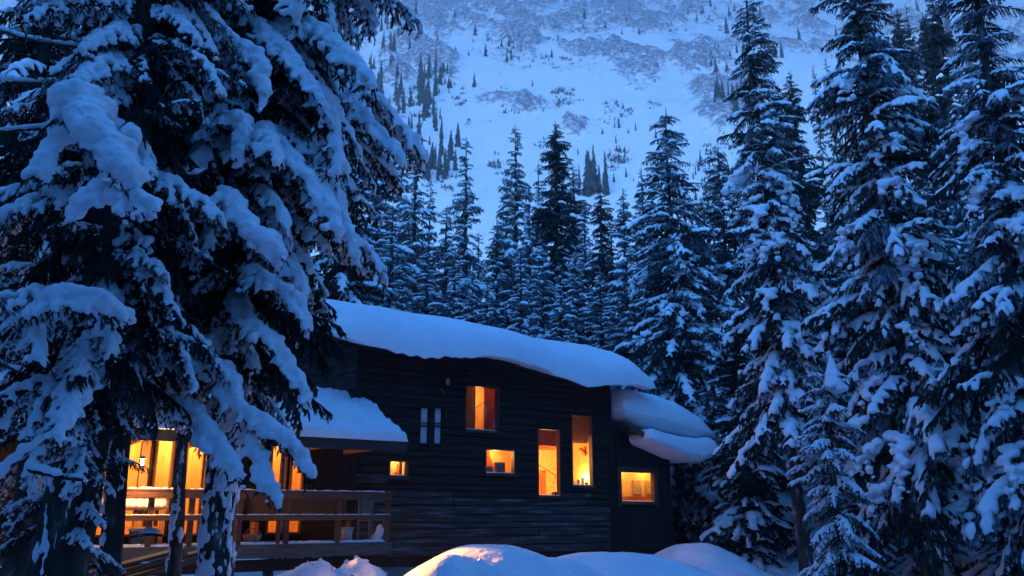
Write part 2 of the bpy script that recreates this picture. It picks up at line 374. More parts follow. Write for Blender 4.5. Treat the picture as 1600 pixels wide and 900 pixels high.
def grid_mesh(name, xs, ys, fn, m, attr=None):
    nx, ny = len(xs), len(ys)
    V = np.array([fn(x, y) for y in ys for x in xs]); i = np.arange(nx - 1)[None] + np.arange(ny - 1)[:, None] * nx
    F = np.stack([i, i + 1, i + 1 + nx, i + nx], -1).reshape(-1, 4)
    return np_mesh(name, V, F, m, True), V
xs = np.concatenate([np.linspace(-90, -9, 50)[:-1], np.arange(-9, 9, .1), np.linspace(9, 90, 50)])
ys = np.concatenate([np.linspace(-14, 10, 30)[:-1], np.arange(10, 27, .1), np.linspace(27, 110, 90)])
gme, _ = grid_mesh('snow_ground', xs, ys, lambda x, y: (x, y, ground_z(x, y)), M['ground_snow'])
tag(link('snow_ground', gme), kind='structure')

S = []
for i in range(260):
    bx, by, rx, ry, tz, p = BUMPS[rgi] if (rgi := random.choice((5, 6, 6, 5, 7, 0, 1))) is not None else None
    x = bx + random.gauss(0, .5) * rx; y = by + random.gauss(0, .45) * ry; r = random.choice((.018, .022, .028, .035, .05)) * random.uniform(.6, 1.2) * (1 if p == 3 else .6)
    S.append((x, y, ground_z(x, y) - r * .1, r * random.uniform(.8, 1.5), r * random.uniform(.8, 1.4), r * random.uniform(.6, 1)))
o = link('snow_clods', blob_mesh('snow_clods', S, .016, M['lump_snow'], 1, rough=.03)); tag(o, 'small clods of snow scattered over the shovelled banks', 'snow', kind='stuff')
# mountain: a fan of rows from 108 m to 1000 m; rock shows where the bands of crags run
CR = []   # world x, y, rx, ry, strength
def crag(px, py, rxp, ryp, s=1, ang=0): CR.append((px, py, rxp, ryp, s, ang))
for a in ((700, 20, 140, 42, 1.0), (860, 55, 130, 50, 1.2), (950, 20, 170, 40, 1.1), (660, 80, 60, 60, 1.0), (1140, 160, 70, 70, .7), (1050, 25, 90, 30, .9), (1560, 60, 80, 60, .8), (1000, 100, 45, 35, .9), (1090, 90, 60, 50, .7), (1240, 45, 120, 55, .8), (1340, 60, 90, 50, .7),
          (640, 90, 55, 60, .7), (610, 150, 40, 60, .6), (830, 165, 35, 16, .9), (900, 195, 22, 18, 1.0), (775, 160, 40, 12, .8), (880, 160, 30, 10, .6), (960, 175, 40, 22, .45), (1150, 140, 60, 50, .5),
          (1130, 230, 30, 30, .35), (1480, 30, 120, 60, .6), (800, 10, 90, 20, .7), (1450, 120, 90, 40, .5), (640, 20, 60, 30, .8), (1180, 5, 60, 20, .6), (780, 420, 40, 30, .15), (500, 60, 90, 90, .6)): crag(*a)
def crag_mask(p):
    px, py = topix(p); m_ = 0
    for cx, cy, rx, ry, s, _ in CR:
        d = ((px - cx) / rx) ** 2 + ((py - cy) / ry) ** 2
        if d < 3: m_ = max(m_, s * math.exp(-d * 1.1))
    return m_
rat = np.linspace(-1.15, 1.15, 560); yy = 108 * (1100 / 108) ** np.linspace(0, 1, 430)
masks = []
def mtn(r, y):
    x = r * y; z = ground_base(x, y); p = Vector((x, y, z)); mk = crag_mask(p) if y > 130 and abs(r) < .75 else .3
    q = Vector((x * .035, y * .022, z * .03))
    rough = abs(mn.noise(q)) * 1.2 + abs(mn.noise(q * 2.3)) * .7 + abs(mn.noise(q * 5.1)) * .5
    mk *= max(0, 1.15 + 1.3 * mn.noise(Vector((x * .028, y * .02, 4))) + .9 * mn.noise(Vector((x * .09, y * .07, 8))))
    k = sm(.12, .75, mk)
    rk = k * (rough * 1.4)
    z += k * (rough * 9 - 3.5) * (y / 320) + .6 * mn.noise(Vector((x * .08, y * .08, 5)))
    masks.append(min(1, rk)); return (x, y, z)
mme, MV = grid_mesh('mountain', rat, yy, mtn, None)
at_ = mme.attributes.new('rock', 'FLOAT', 'POINT'); at_.data.foreach_set('value', np.array(masks, np.float32))
mm = mat('mountain_snow', (.8, .82, .86), .85, .1); b = mm.node_tree.nodes['Principled BSDF']
a_ = N(mm, 'ShaderNodeAttribute'); a_.attribute_name = 'rock'; tc = N(mm, 'ShaderNodeTexCoord')
mp = N(mm, 'ShaderNodeMapping'); mp.inputs['Scale'].default_value = (1, .7, .8); L(mm, tc.outputs['Object'], mp.inputs[0])
n1 = N(mm, 'ShaderNodeTexNoise'); n1.inputs['Scale'].default_value = .34; n1.inputs['Detail'].default_value = 9; n1.inputs['Roughness'].default_value = .72; L(mm, mp.outputs[0], n1.inputs['Vector'])
mu = N(mm, 'ShaderNodeMath', operation='MULTIPLY_ADD'); L(mm, a_.outputs['Fac'], mu.inputs[0]); mu.inputs[1].default_value = .27; L(mm, n1.outputs[0], mu.inputs[2])
mask = ramp(mm, mu.outputs[0], [(.61, (0, 0, 0)), (.73, (1, 1, 1))])
n2 = N(mm, 'ShaderNodeTexNoise'); n2.inputs['Scale'].default_value = .6; n2.inputs['Detail'].default_value = 8; L(mm, tc.outputs['Object'], n2.inputs['Vector'])
rc = ramp(mm, n2.outputs[0], [(.3, (.12, .11, .14)), (.5, (.28, .27, .31)), (.62, (.58, .58, .64))])
mx = N(mm, 'ShaderNodeMix', data_type='RGBA'); L(mm, mask, mx.inputs[0]); mx.inputs[6].default_value = (.82, .84, .87, 1); L(mm, rc, mx.inputs[7]); L(mm, mx.outputs[2], b.inputs['Base Color'])
bp = N(mm, 'ShaderNodeBump'); bp.inputs['Strength'].default_value = .6; bp.inputs['Distance'].default_value = 1.5; L(mm, n1.outputs[0], bp.inputs['Height']); L(mm, bp.outputs[0], b.inputs['Normal'])
mme.materials.clear(); mme.materials.append(mm)
tag(link('mountain', mme), kind='structure')
def hit_ground(px, py, y0=20, y1=900):
    d = ray(px, py); d = d / d.y; y = y0
    while y < y1:
        p = CAM + d * y
        if p.z < ground_base(p.x, p.y): return p
        y += max(.5, y * .006)
    return None

# ---------------------------------------------------------------- cabin frame of reference
ANG = math.radians(35)
cs, sn_ = math.cos(ANG), math.sin(ANG)
P0 = at(880, 705, 24.0)
def wu(u, v):  # cabin local (u right along the facade, v back) -> world xy, origin set below
    return (O.x + u * cs - v * sn_, O.y + u * sn_ + v * cs)
def pix2loc(px, py, v=0.0):
    """facade-parallel plane at local v -> (u,z)"""
    d = ray(px, py); n = Vector((-sn_, cs, 0)); o = O + n * v
    t = (o - CAM).dot(n) / d.dot(n); p = CAM + d * t
    return ((p - O).dot(Vector((cs, sn_, 0))), p.z)
O = Vector((P0.x, P0.y, 0))
u0, _ = pix2loc(555, 640); O = O + Vector((cs, sn_, 0)) * u0
U1 = pix2loc(953, 700)[0]; U2 = pix2loc(1050, 780)[0]
ZB = pix2loc(760, 866)[1]; ZT = pix2loc(760, 566)[1] + .06
print('CABIN', O, U1, U2, ZB, ZT)
cabin = empty('cabin', O, ANG); tag(cabin, 'dark weathered timber cabin with lit orange windows and lean-to on its right', 'cabin')
def rect(x0, y0, x1, y1, v=0):
    a, b_ = pix2loc(x0, y0, v), pix2loc(x1, y0, v); c, d = pix2loc(x0, y1, v), pix2loc(x1, y1, v)
    return ((a[0] + c[0]) / 2, (b_[0] + d[0]) / 2, (c[1] + d[1]) / 2, (a[1] + b_[1]) / 2)
WIN = dict(upper=rect(726, 603, 779, 674), lamp=rect(758, 702, 804, 741), tall=rect(840, 670, 875, 776), tall2=rect(893, 649, 925.5, 760), left=rect(607, 718.5, 638, 746),
           twin1=rect(656, 636, 670, 693.5), twin2=rect(678, 637, 691, 694), tiny=rect(695.5, 590, 705.5, 602.5))
WLEAN = rect(969, 736, 1023, 786)
for k in WIN: print(k, [round(q, 2) for q in WIN[k]])

def strip_cells(u0, u1, z0, z1, holes):
    """split one board strip around window holes"""
    cuts = sorted({u0, u1, *[min(max(h[0], u0), u1) for h in holes], *[min(max(h[1], u0), u1) for h in holes]}); out = []
    for a, b_ in zip(cuts, cuts[1:]):
        if b_ - a < .02: continue
        m_ = (a + b_) / 2; zs = [(z0, z1)]
        for h in holes:
            if h[0] < m_ < h[1]:
                nz_ = []
                for p, q in zs:
                    if h[3] <= p or h[2] >= q: nz_.append((p, q)); continue
                    if h[2] - p > .015: nz_.append((p, h[2]))
                    if q - h[3] > .015: nz_.append((h[3], q))
                zs = nz_
        for p, q in zs: out.append([a, b_, p, q])
    # merge neighbours with the same z range
    res = []
    for c in out:
        for r in res:
            if abs(r[1] - c[0]) < 1e-6 and abs(r[2] - c[2]) < 1e-6 and abs(r[3] - c[3]) < 1e-6: r[1] = c[1]; break
        else: res.append(c)
    return res
holes = [tuple(v) for v in WIN.values()]
wall = MB()
for c in strip_cells(-.0, U1, ZB, ZT, holes): wall.box(c[0], c[1], .06, .14, c[2], c[3])
wall = wall.build('front_wall', M['dark_board'], cabin)
UJ = pix2loc(708, 800)[0]
z = ZB; row = 0
def board(a, b_, p, q, parent, m='board'):
    n = max(1, int((b_ - a) / .8)); v = []; f = []
    off = random.uniform(-.012, .012); g = .013
    for i in range(n + 1):
        x = a + .004 + (b_ - a - .008) * i / n; jz = random.uniform(-.02, .02) if 0 < i < n else 0; jy = random.uniform(-.006, .006)
        v += [(x, .055, p + g * .5), (x, .0 + off + jy, p + g + jz * .5), (x, -.012 + off + jy, (p + q) / 2), (x, .006 + off + jy, q - g + jz * .5), (x, .055, q - g * .5)]
    for i in range(n):
        for k in range(4): f.append((i * 5 + k, i * 5 + k + 1, (i + 1) * 5 + k + 1, (i + 1) * 5 + k))
    f.append((0, 1, 2, 3, 4)); f.append(tuple(n * 5 + k for k in (4, 3, 2, 1, 0)))
    me = bpy.data.meshes.new('board'); me.from_pydata(v, [], f); me.materials.append(M[m]); me.update(); return link('board', me, parent)
while z < ZT - .05:
    h = random.uniform(.14, .235); z1 = min(ZT, z + h); cuts = [0, U1]
    cuts.append(UJ + (.0 if z < 2.6 else random.uniform(-1, 1)))
    if random.random() < .6: cuts.append(random.uniform(4.6, U1 - .6))
    cuts = sorted(cuts)
    for a, b_ in zip(cuts, cuts[1:]):
        for c in strip_cells(a, b_, z, z1, holes):
            if c[1] - c[0] > .04 and c[3] - c[2] > .03: board(*c, wall, 'board' if z + random.uniform(-.35, .35) < 2.75 - .1 * c[0] else 'eave_shade_board')
    z = z1; row += 1
# side wall (faces left, above the porch roof) running back from the corner
RP = math.tan(math.radians(14.5)); zE = ZT - .12
def roofz(v): return zE + (v + .7) * RP
side = MB().hexa([(.06, .06, ZB), (.14, .06, ZB), (.14, 4.7, ZB), (.06, 4.7, ZB), (.06, .06, roofz(.06) - .01), (.14, .06, roofz(.06) - .01), (.14, 4.7, roofz(4.7) - .01), (.06, 4.7, roofz(4.7) - .01)]).build('side_wall', M['dark_board'], cabin)
z = 3.6
while z < ZT + .9:
    h = random.uniform(.13, .2); me = MB().box(-.02 + random.uniform(-.015, .012), .058, max(.02, (z + h - zE) / RP - .66), 4.6, z, z + h - .022, j=.012).mesh('board', M['side_board']); link('board', me, side); z += h
box('back_wall', M['dark_board'], cabin, .15, U2 - .1, 4.71, 4.78, ZB, ZT - .3)
box('corner_board', M['dark_board'], cabin, -.03, .10, -.05, .0, ZB, ZT)
box('corner_board', M['dark_board'], cabin, U1 - .07, U1 + .05, -.055, .0, ZB, ZT - .1)
box('floor_beam', M['dark_board'], cabin, 0, U2, .05, .25, ZB - .22, ZB - .01)
# lean-to wall: vertical boards under the sloping roof
zL0 = pix2loc(955, 668)[1]; zL1 = pix2loc(1049, 711)[1]
def zlean(u): return zL0 + (zL1 - zL0) * (u - U1) / (U2 - U1)
lw = MB()
for c in strip_cells(U1 + .05, U2, ZB - .02, 9, [WLEAN]):
    t0 = c[3]; n_ = [(c[0], .06, c[2]), (c[1], .06, c[2]), (c[1], .14, c[2]), (c[0], .14, c[2])]
    za, zb_ = min(t0, zlean(c[0])), min(t0, zlean(c[1]))
    lw.hexa(n_ + [(c[0], .06, za), (c[1], .06, zb_), (c[1], .14, zb_), (c[0], .14, za)])
lw = lw.build('lean_to_wall', M['dark_board'], cabin)
u = U1 + .06
while u < U2 - .02:
    u2 = min(U2, u + random.uniform(.17, .24)); pieces = []
    for c in strip_cells(u + .005, u2 - .004, ZB - .03, 9, [WLEAN]):
        o_ = random.uniform(-.01, .01); za, zb_ = min(c[3], zlean(c[0])), min(c[3], zlean(c[1]))
        pieces.append(MB().hexa([(c[0], o_, c[2]), (c[1], o_, c[2]), (c[1], .055, c[2]), (c[0], .055, c[2]), (c[0], o_, za), (c[1], o_, zb_), (c[1], .055, zb_), (c[0], .055, za)]).build('board', M['dark_board'], lw))
    u = u2
print('W5 right', WLEAN[1], U2); box('lean_to_side_wall', M['dark_board'], cabin, U2 - .05, U2 - .0, .16, 4.2, ZB, zL1 - .02)
box('foundation_post', M['dark_board'], cabin, U2 - .35, U2 - .2, .3, .45, .1, ZB - .22)
box('foundation_post', M['dark_board'], cabin, U2 - .75, U2 - .62, .3, .45, .1, ZB - .22)

# windows
def window(W, room=None, frame=.05, name='window', snowsill=True, muntins=(), parent=cabin, glassy=True, m='trim'):
    a, b_, p, q = W; f = MB()
    f.box(a, a + frame, -.03, .13, p, q); f.box(b_ - frame, b_, -.03, .13, p, q)
    f.box(a + frame, b_ - frame, -.03, .13, q - frame, q); f.box(a + frame, b_ - frame, -.03, .13, p, p + frame)
    o = f.build(name, M[m], parent, bevel=.004)
    box('sill', M[m], o, a - .03, b_ + .03, -.085, -.012, p - .045, p - .003, bevel=.005)
    for (x0, x1, z0, z1) in muntins: box('muntin', M[m], o, x0, x1, -.005, .035, z0, z1)
    box('pane', M['glass'], o, a + frame, b_ - frame, .045, .05, p + frame, q - frame)
    if snowsill:
        S = [(x, .0 + random.uniform(-.01, .01), p + frame + .004, .06, .03, .022 * random.uniform(.5, 1.3)) for x in np.arange(a + frame + .04, b_ - frame - .03, .045)]
        if S: link('sill_frost', blob_mesh('sill_frost', S, .012, M['snow']), o)
    return o
def room(W, depth, power, lamp, mL=.15, mR=.15, mB=.2, mT=.15, wallm='wall_in', ceil='beam_in', col=(1, .55, .17), rad=.06):
    a, b_, p, q = W[0] - mL, W[1] + mR, W[2] - mB, W[3] + mT; t = .03; y0 = .15
    r = MB().box(a, b_, depth, depth + t, p, q).box(a - t, a, y0, depth, p, q).box(b_, b_ + t, y0, depth, p, q).box(a, b_, y0, depth, p - t, p)
    # return of the wall behind the opening
    o = r.build('room', M[wallm], cabin)
    box('ceiling', M[ceil], o, a, b_, y0, depth, q, q + t)
    ld = bpy.data.lights.new('room_lamp', 'POINT'); ld.energy = power; ld.color = col; ld.shadow_soft_size = rad
    lo = bpy.data.objects.new('room_lamp', ld); C.objects.link(lo); lo.location = lamp; lo.parent = o
    return o
K = 6.0
W = WIN['upper']; window(W, frame=.035); r = room(W, 1.3, .8 * K, ((W[0] + W[1]) / 2 + .35, .7, W[3] - .1), mR=1.0, mB=.12)
def curtain(parent, a, b_, z0, z1, m, y=.17, name='curtain'):
    n = max(6, int((b_ - a) / .025)); V = []; F = []
    for i in range(n + 1):
        x = a + (b_ - a) * i / n; yy_ = y + .02 * math.sin(x * 55) + .008 * math.sin(x * 131); V += [(x, yy_, z0), (x, yy_, z1)]
    F = [(2 * i, 2 * i + 2, 2 * i + 3, 2 * i + 1) for i in range(n)]
    V2 = [(x, y_ + .01, z_) for x, y_, z_ in V]; k = len(V); F += [tuple(j + k for j in f[::-1]) for f in F]
    return link(name, np_mesh(name, V + V2, np.array(F), m, True), parent)
def translucent(m, amt=.5):
    t = m.node_tree; b = t.nodes['Principled BSDF']; tr = t.nodes.new('ShaderNodeBsdfTranslucent'); mx = t.nodes.new('ShaderNodeMixShader'); mx.inputs[0].default_value = amt
    src = b.inputs['Base Color'].links[0].from_socket; t.links.new(src, tr.inputs[0]); out = t.nodes['Material Output']
    t.links.new(b.outputs[0], mx.inputs[1]); t.links.new(tr.outputs[0], mx.inputs[2]); t.links.new(mx.outputs[0], out.inputs[0])
translucent(M['curtain'], .7); translucent(M['dark_curtain'], .7)
wd = W[1] - W[0]
curtain(r, W[0] - .05, W[0] + wd * .42, W[2] - .1, W[3] + .05, M['curtain'])
curtain(r, W[0] + wd * .66, W[1] + .12, W[2] - .1, W[3] + .05, M['dark_curtain'])
MB().bar((W[0] + wd * .22, .24, W[2] + .45), (W[1] - .1, .3, W[3] - .25), .02, .02).build('stair_rail', M['beam_in'], r)
# window with the bare lamp
W = WIN['lamp']; window(W, frame=.03)
wd = W[1] - W[0]; patch = at(700, 886, 12.6); pl = Vector(((patch - O).dot(Vector((cs, sn_, 0))), (patch - O).dot(Vector((-sn_, cs, 0))), patch.z))
wc = Vector((W[0] + wd * .3, 0, W[2] + (W[3] - W[2]) * .62)); lamp_p = wc + (wc - pl).normalized() * .6
print('patch', pl, 'lamp', lamp_p)
r = room(W, .9, .7 * K, tuple(lamp_p), mT=.32, mB=.1, mL=.3, mR=.5, rad=.035)
MB().bar((W[0] + wd * .45, .6, W[3] + .25), (W[1] - .05, .9, W[2] - .05), .1, .1).build('brace', M['beam_in'], r)
MB().box(W[0] + wd * .02, W[0] + wd * .38, .16, .26, W[2] - .02, W[2] + .2).build('book_row', M['grey_box'], r, bevel=.01)
MB().box(W[0] + wd * .5, W[0] + wd * .8, .17, .3, W[2] + .03, W[2] + .33).build('speaker_box', M['grey_box'], r, bevel=.01)
bl = blob_mesh('candle_flame', [(0, 0, 0, .04, .04, .07), (0, 0, .06, .02, .02, .05)], .012, M['bulb'])
link('lamp_flame', bl, r, (W[0] + wd * .25, .5, W[3] - .2)); link('lamp_flame', bl, r, (W[0] + wd * .42, .7, W[3] - .26))
# tall windows
W3 = WIN['tall']; W4 = WIN['tall2']; window(W3, frame=.03); window(W4, frame=.03)
RW = (W3[0], U1 - .25, min(W3[2], W4[2]), max(W3[3], W4[3]))
r = room(RW, 2.0, 2.6 * K, (W3[1] + .25, 1.0, W3[2] + 1.15), mL=.25, mR=.05, mB=.2, mT=.12)
ld = bpy.data.lights.new('room_lamp', 'POINT'); ld.energy = 1.0 * K; ld.color = (1, .58, .18); ld.shadow_soft_size = .06; lo = bpy.data.objects.new('room_lamp', ld); C.objects.link(lo); lo.parent = r
def seen(W, fx, fz, d):   # a point at depth d seen from the clearing through fraction (fx, fz) of the opening
    p = Vector((W[0] + (W[1] - W[0]) * fx, 0, W[2] + (W[3] - W[2]) * fz)); e = CAM - O; el = Vector((e.dot(Vector((cs, sn_, 0))), e.dot(Vector((-sn_, cs, 0))), CAM.z)); k = d / (-el.y); return p + (p - el) * k
def seen_box(name, m, W, x0, x1, z0, z1, d, th=.04, par=None, **kw):
    a, b_ = seen(W, x0, z0, d), seen(W, x1, z1, d); return box(name, M[m], par or r, a.x, b_.x, d, d + th, a.z, b_.z, **kw)
lo.location = seen(W4, .55, .14, .9)
seen_box('header_panel', 'beam_in', W3, -.2, .84, .74, 1.1, .6)
seen_box('door', 'beam_in', W3, .16, .36, .04, .38, 1.75)
seen_box('wall_shelf', 'beam_in', W3, -.1, .8, .69, .70, 1.7, .2)
MB().bar(seen(W3, .05, .46, 1.6), seen(W3, .95, .28, 1.6), .03, .03).build('stair_rail', M['beam_in'], r)
seen_box('counter', 'paper', W3, -.2, 1.2, -.06, .02, .25, .3)
seen_box('radio', 'grey_box', W3, .68, .98, .025, .07, .2, .1, bevel=.008)
for k in range(5): seen_box('hanging_cup', 'wicker', W3, .62 + .07 * (k % 3), .70 + .07 * (k % 3), .12 + .07 * k, .155 + .07 * k, 1.6, .05, bevel=.01)
a_, b_ = seen(W4, -.1, .62, .3), seen(W4, .80, 1.05, .3)
curtain(r, a_.x, b_.x, a_.z, b_.z, M['curtain'], y=.3)
seen_box('header_panel', 'beam_in', W4, -.3, .82, .6, 1.1, .8)
MB().bar(seen(W4, .42, .53, .9), seen(W4, .88, .36, .9), .12, .06).build('brace', M['beam_in'], r)
bl2 = blob_mesh('lamp_shade', [(0, 0, 0, .1, .1, .06), (0, 0, .05, .065, .065, .06)], .02, M['bulb']); link('lamp_shade', bl2, r, seen(W4, .5, .08, .7))
seen_box('counter', 'paper', W4, -.2, 1.2, -.06, .02, .25, .35)
for k in range(4): seen_box('jar', 'wicker' if k % 2 else 'paper', W4, .06 + .2 * k, .18 + .2 * k, .022, .06 + .03 * (k % 3), .4, .08, bevel=.015)
# small left window
W = WIN['left']; window(W, frame=.045); r = room(W, .6, .3 * K, ((W[0] + W[1]) / 2 + .1, .35, W[3] - .0), mT=.2, mR=.45, wallm='paper')
wd = W[1] - W[0]
seen_box('poster', 'wall_in', W, .18, .6, .15, .85, .55, .02)
seen_box('poster_print', 'beam_in', W, .42, .48, .3, .75, .53, .012); seen_box('poster_print', 'beam_in', W, .30, .48, .24, .3, .53, .012)
curtain(r, W[1] - wd * .32, W[1] - wd * .15, W[2] - .05, W[3] + .05, M['dark_curtain'], y=.18)
# lean-to window
W = WLEAN; window(W, frame=.045)
fr = box('window_casing', M['trim'], cabin, W[0] - .1, W[0] - .002, -.05, -.012, W[2] - .1, W[3] + .1); box('window_casing', M['trim'], cabin, W[1] + .002, W[1] + .1, -.05, -.012, W[2] - .1, W[3] + .1)
box('window_casing', M['trim'], cabin, W[0] - .002, W[1] + .002, -.05, -.012, W[3] + .002, W[3] + .1)
r = room(W, .62, .75 * K, (W[1] + .1, .27, W[3] + .14), mT=.3, mR=.6, mB=.15, col=(1, .6, .16))
ld = bpy.data.lights.new('room_lamp', 'POINT'); ld.energy = .7 * K; ld.color = (1, .6, .16); ld.shadow_soft_size = .06; lo = bpy.data.objects.new('room_lamp', ld); C.objects.link(lo); lo.parent = r; lo.location = (W[0] + .45, .27, W[3] + .14)
for x0, x1 in ((.36, .62), (.71, .9)): seen_box('wicker_tray', 'wicker', W, x0, x1, .26, .72, .585, .03, bevel=.01)
seen_box('wall_shelf', 'beam_in', W, .12, .95, .17, .2, .54, .075)
# twin narrow windows and the tiny one: pale sheets behind the glass imitate reflected sky
for key in ('twin1', 'twin2'):
    W = WIN[key]; zc = W[2] + (W[3] - W[2]) * .52
    o = window(W, frame=.012, snowsill=False, muntins=((W[0], W[1], zc - .055, zc - .03), (W[0], W[1], zc + .03, zc + .055)), m='dark_board')
    box('sky_sheet', M['sky_sheet'], o, W[0] - .0, W[1] + .0, .07, .09, W[2] + .002, W[3] - .002)
W = WIN['tiny']; o = window(W, frame=.01, snowsill=False, m='dark_board'); box('sky_sheet', M['sky_sheet'], o, W[0], W[1], .07, .09, W[2] + .002, W[3] - .002)
a_, z_ = pix2loc(690, 613, -.05); MB().tube([(a_, 0, z_ + .12), (a_ + .02, -.1, z_), (a_ + .09, -.12, z_ - .1)], [.014, .014, .01], 5).build('wall_hook', M['metal'], cabin, True)

# main roof: rises to the back
RP = math.tan(math.radians(14.5)); zE = ZT - .12
def roofz(v): return zE + (v + .7) * RP
def slab(name, m, u0, u1, v0, v1, zf, th, parent=cabin):
    return MB().hexa([(u0, v0, zf(u0, v0)), (u1, v0, zf(u1, v0)), (u1, v1, zf(u1, v1)), (u0, v1, zf(u0, v1)), (u0, v0, zf(u0, v0) + th), (u1, v0, zf(u1, v0) + th), (u1, v1, zf(u1, v1) + th), (u0, v1, zf(u0, v1) + th)]).build(name, m, parent)
UR = U1 + .35
slab('roof', M['roofing'], -.75, UR, -.7, 4.8, lambda u, v: roofz(v) + .0, .12)
slab('roof_back', M['roofing'], -.75, UR, 4.805, 6.3, lambda u, v: roofz(4.8) - (v - 4.8) * .5, .12)
for k, uu in enumerate(np.arange(.3, UR - .2, .85)): MB().hexa([(uu, -.62, roofz(-.62) - .12), (uu + .09, -.62, roofz(-.62) - .12), (uu + .09, .05, roofz(.05) - .12), (uu, .05, roofz(.05) - .12), (uu, -.62, roofz(-.62) - .003), (uu + .09, -.62, roofz(-.62) - .003), (uu + .09, .05, roofz(.05) - .003), (uu, .05, roofz(.05) - .003)]).build('rafter', M['dark_board'], cabin)
slab('fascia', M['dark_board'], -.75, UR, -.76, -.702, lambda u, v: roofz(-.7) - .08, .2)
def snow_slab(name, label, u0, u1, v0, v1, under, thick, edge, parent=None, nu=110, nv=60, sag=None, m='roof_snow', lump=.04, seed=0, rf=None, und=.25, pw=2.2, cat='snow'):
    """closed pillow of snow lying on a roof plane: a wrapped grid with rounded, overhanging rims"""
    us = np.linspace(0, 1, nu); vs = np.linspace(0, 1, nv); top = []; bot = []
    for b in vs:
        for a in us:
            u = u0 + (u1 - u0) * a; v = v0 + (v1 - v0) * b
            du = min(a * (u1 - u0), (1 - a) * (u1 - u0)); dv = min(b * (v1 - v0), (1 - b) * (v1 - v0))
            fu = 1 - max(0, 1 - du / edge) ** pw; fv = 1 - max(0, 1 - dv / edge) ** pw
            f = max(0, fu * fv) ** (1 / pw)
            base = under(u, v); T = thick(u, v) if callable(thick) else thick
            nn = mn.noise(Vector((u * .8, v * .8, seed))) * lump * 2 + mn.noise(Vector((u * 3, v * 3, seed + 5))) * lump * .4
            sg = sag(u, v) if sag else 0
            top.append((u, v, base + T * ((und + .02) + (.98 - und) * f) + nn * f + sg)); bot.append((u, v, base + T * und * max(0, 1 - min(du, dv) / (edge * .6)) ** 2 + sg))
    V = np.array(top + bot); n = nu * nv; i = np.arange(nu - 1)[None] + np.arange(nv - 1)[:, None] * nu
    Ft = np.stack([i, i + 1, i + 1 + nu, i + nu], -1).reshape(-1, 4); Fb = Ft[:, ::-1] + n
    ring = list(range(nu)) + [nu * k + nu - 1 for k in range(1, nv)] + [nu * (nv - 1) + k for k in range(nu - 2, -1, -1)] + [nu * k for k in range(nv - 2, 0, -1)]
    Fr = np.array([(ring[k], ring[k] + n, ring[(k + 1) % len(ring)] + n, ring[(k + 1) % len(ring)]) for k in range(len(ring))])
    me = np_mesh(name, V, [Ft, Fb, Fr], M[m], True)
    bm = bmesh.new(); bm.from_mesh(me); bmesh.ops.recalc_face_normals(bm, faces=bm.faces); bm.to_mesh(me); bm.free()
    o = link(name, me, None, O, (0, 0, ANG)); tag(o, label, cat); return o
def sag_main(u, v):
    # the rim creeps down over the eave, unevenly, and swells at the far right end
    e = max(0, 1 - (v + 1.0) / 1.1); s = -.16 * e * e * (1 + .9 * math.sin(u * 1.15 + .2) + .5 * mn.noise(Vector((u * 1.3, 0, 2))) + .3 * mn.noise(Vector((u * 5, 0, 6))))
    r = max(0, (u - (U1 - .6)) / 1.5); s -= .16 * r * r
    s -= .24 * sm(2.5, 6.5, u) + .06
    return s
snow_slab('roof_snow', 'huge smooth rounded snow slab over the main cabin roof', -1.05, U1 + 1.02, -1.05, 5.0, lambda u, v: roofz(v) + .1, .92, 1.1, sag=sag_main, und=.16, nu=150, nv=80, lump=.03, pw=2.3)
# lean-to roof slopes down to the right
def lroof(u, v): return zlean(u) + .02
slab('lean_to_roof', M['roofing'], U1 + .06, U2 + .5, -.6, 4.4, lroof, .1)
slab('lean_to_fascia', M['rail'], U1 + .25, U2 + .5, -.66, -.603, lambda u, v: lroof(u, v) - .08, .14)
def curve_z(pts, v):
    q = [pix2loc(x, y, v) for x, y in pts]; us_, zs_ = [a[0] for a in q], [a[1] for a in q]; return lambda u: float(np.interp(u, us_, zs_))
cz1 = curve_z(((940, 603), (985, 606), (1030, 616), (1060, 628), (1090, 646), (1110, 668)), -.3); cb1 = curve_z(((950, 646), (985, 662), (1020, 668), (1060, 678), (1110, 690)), -.3)
UE = pix2loc(1108, 670, -.3)[0]; UL0 = pix2loc(1008, 690, -.7)[0]; UL1 = pix2loc(1114, 690, -.7)[0]
snow_slab('roof_snow', 'upper rounded snow cushion on the lean-to roof right of the cabin', U1 + .07, UE, -.62, 4.2, lambda u, v: cb1(u), lambda u, v: cz1(u) - cb1(u) + .1 * min(1, max(0, v)), .62, nu=90, nv=60, lump=.02, seed=3, pw=2.0)
cz2 = curve_z(((1000, 668), (1030, 678), (1060, 686), (1090, 690), (1114, 686)), -.7); cb2 = curve_z(((1005, 690), (1030, 700), (1060, 714), (1090, 722), (1114, 712)), -.7)
snow_slab('roof_snow', 'lower snow lip curling off the lean-to roof edge at the far right', UL0, UL1, -1.0, 3.8, lambda u, v: cb2(u), lambda u, v: cz2(u) - cb2(u) + .08, .3, nu=90, nv=60, lump=.02, seed=4, pw=2.0)
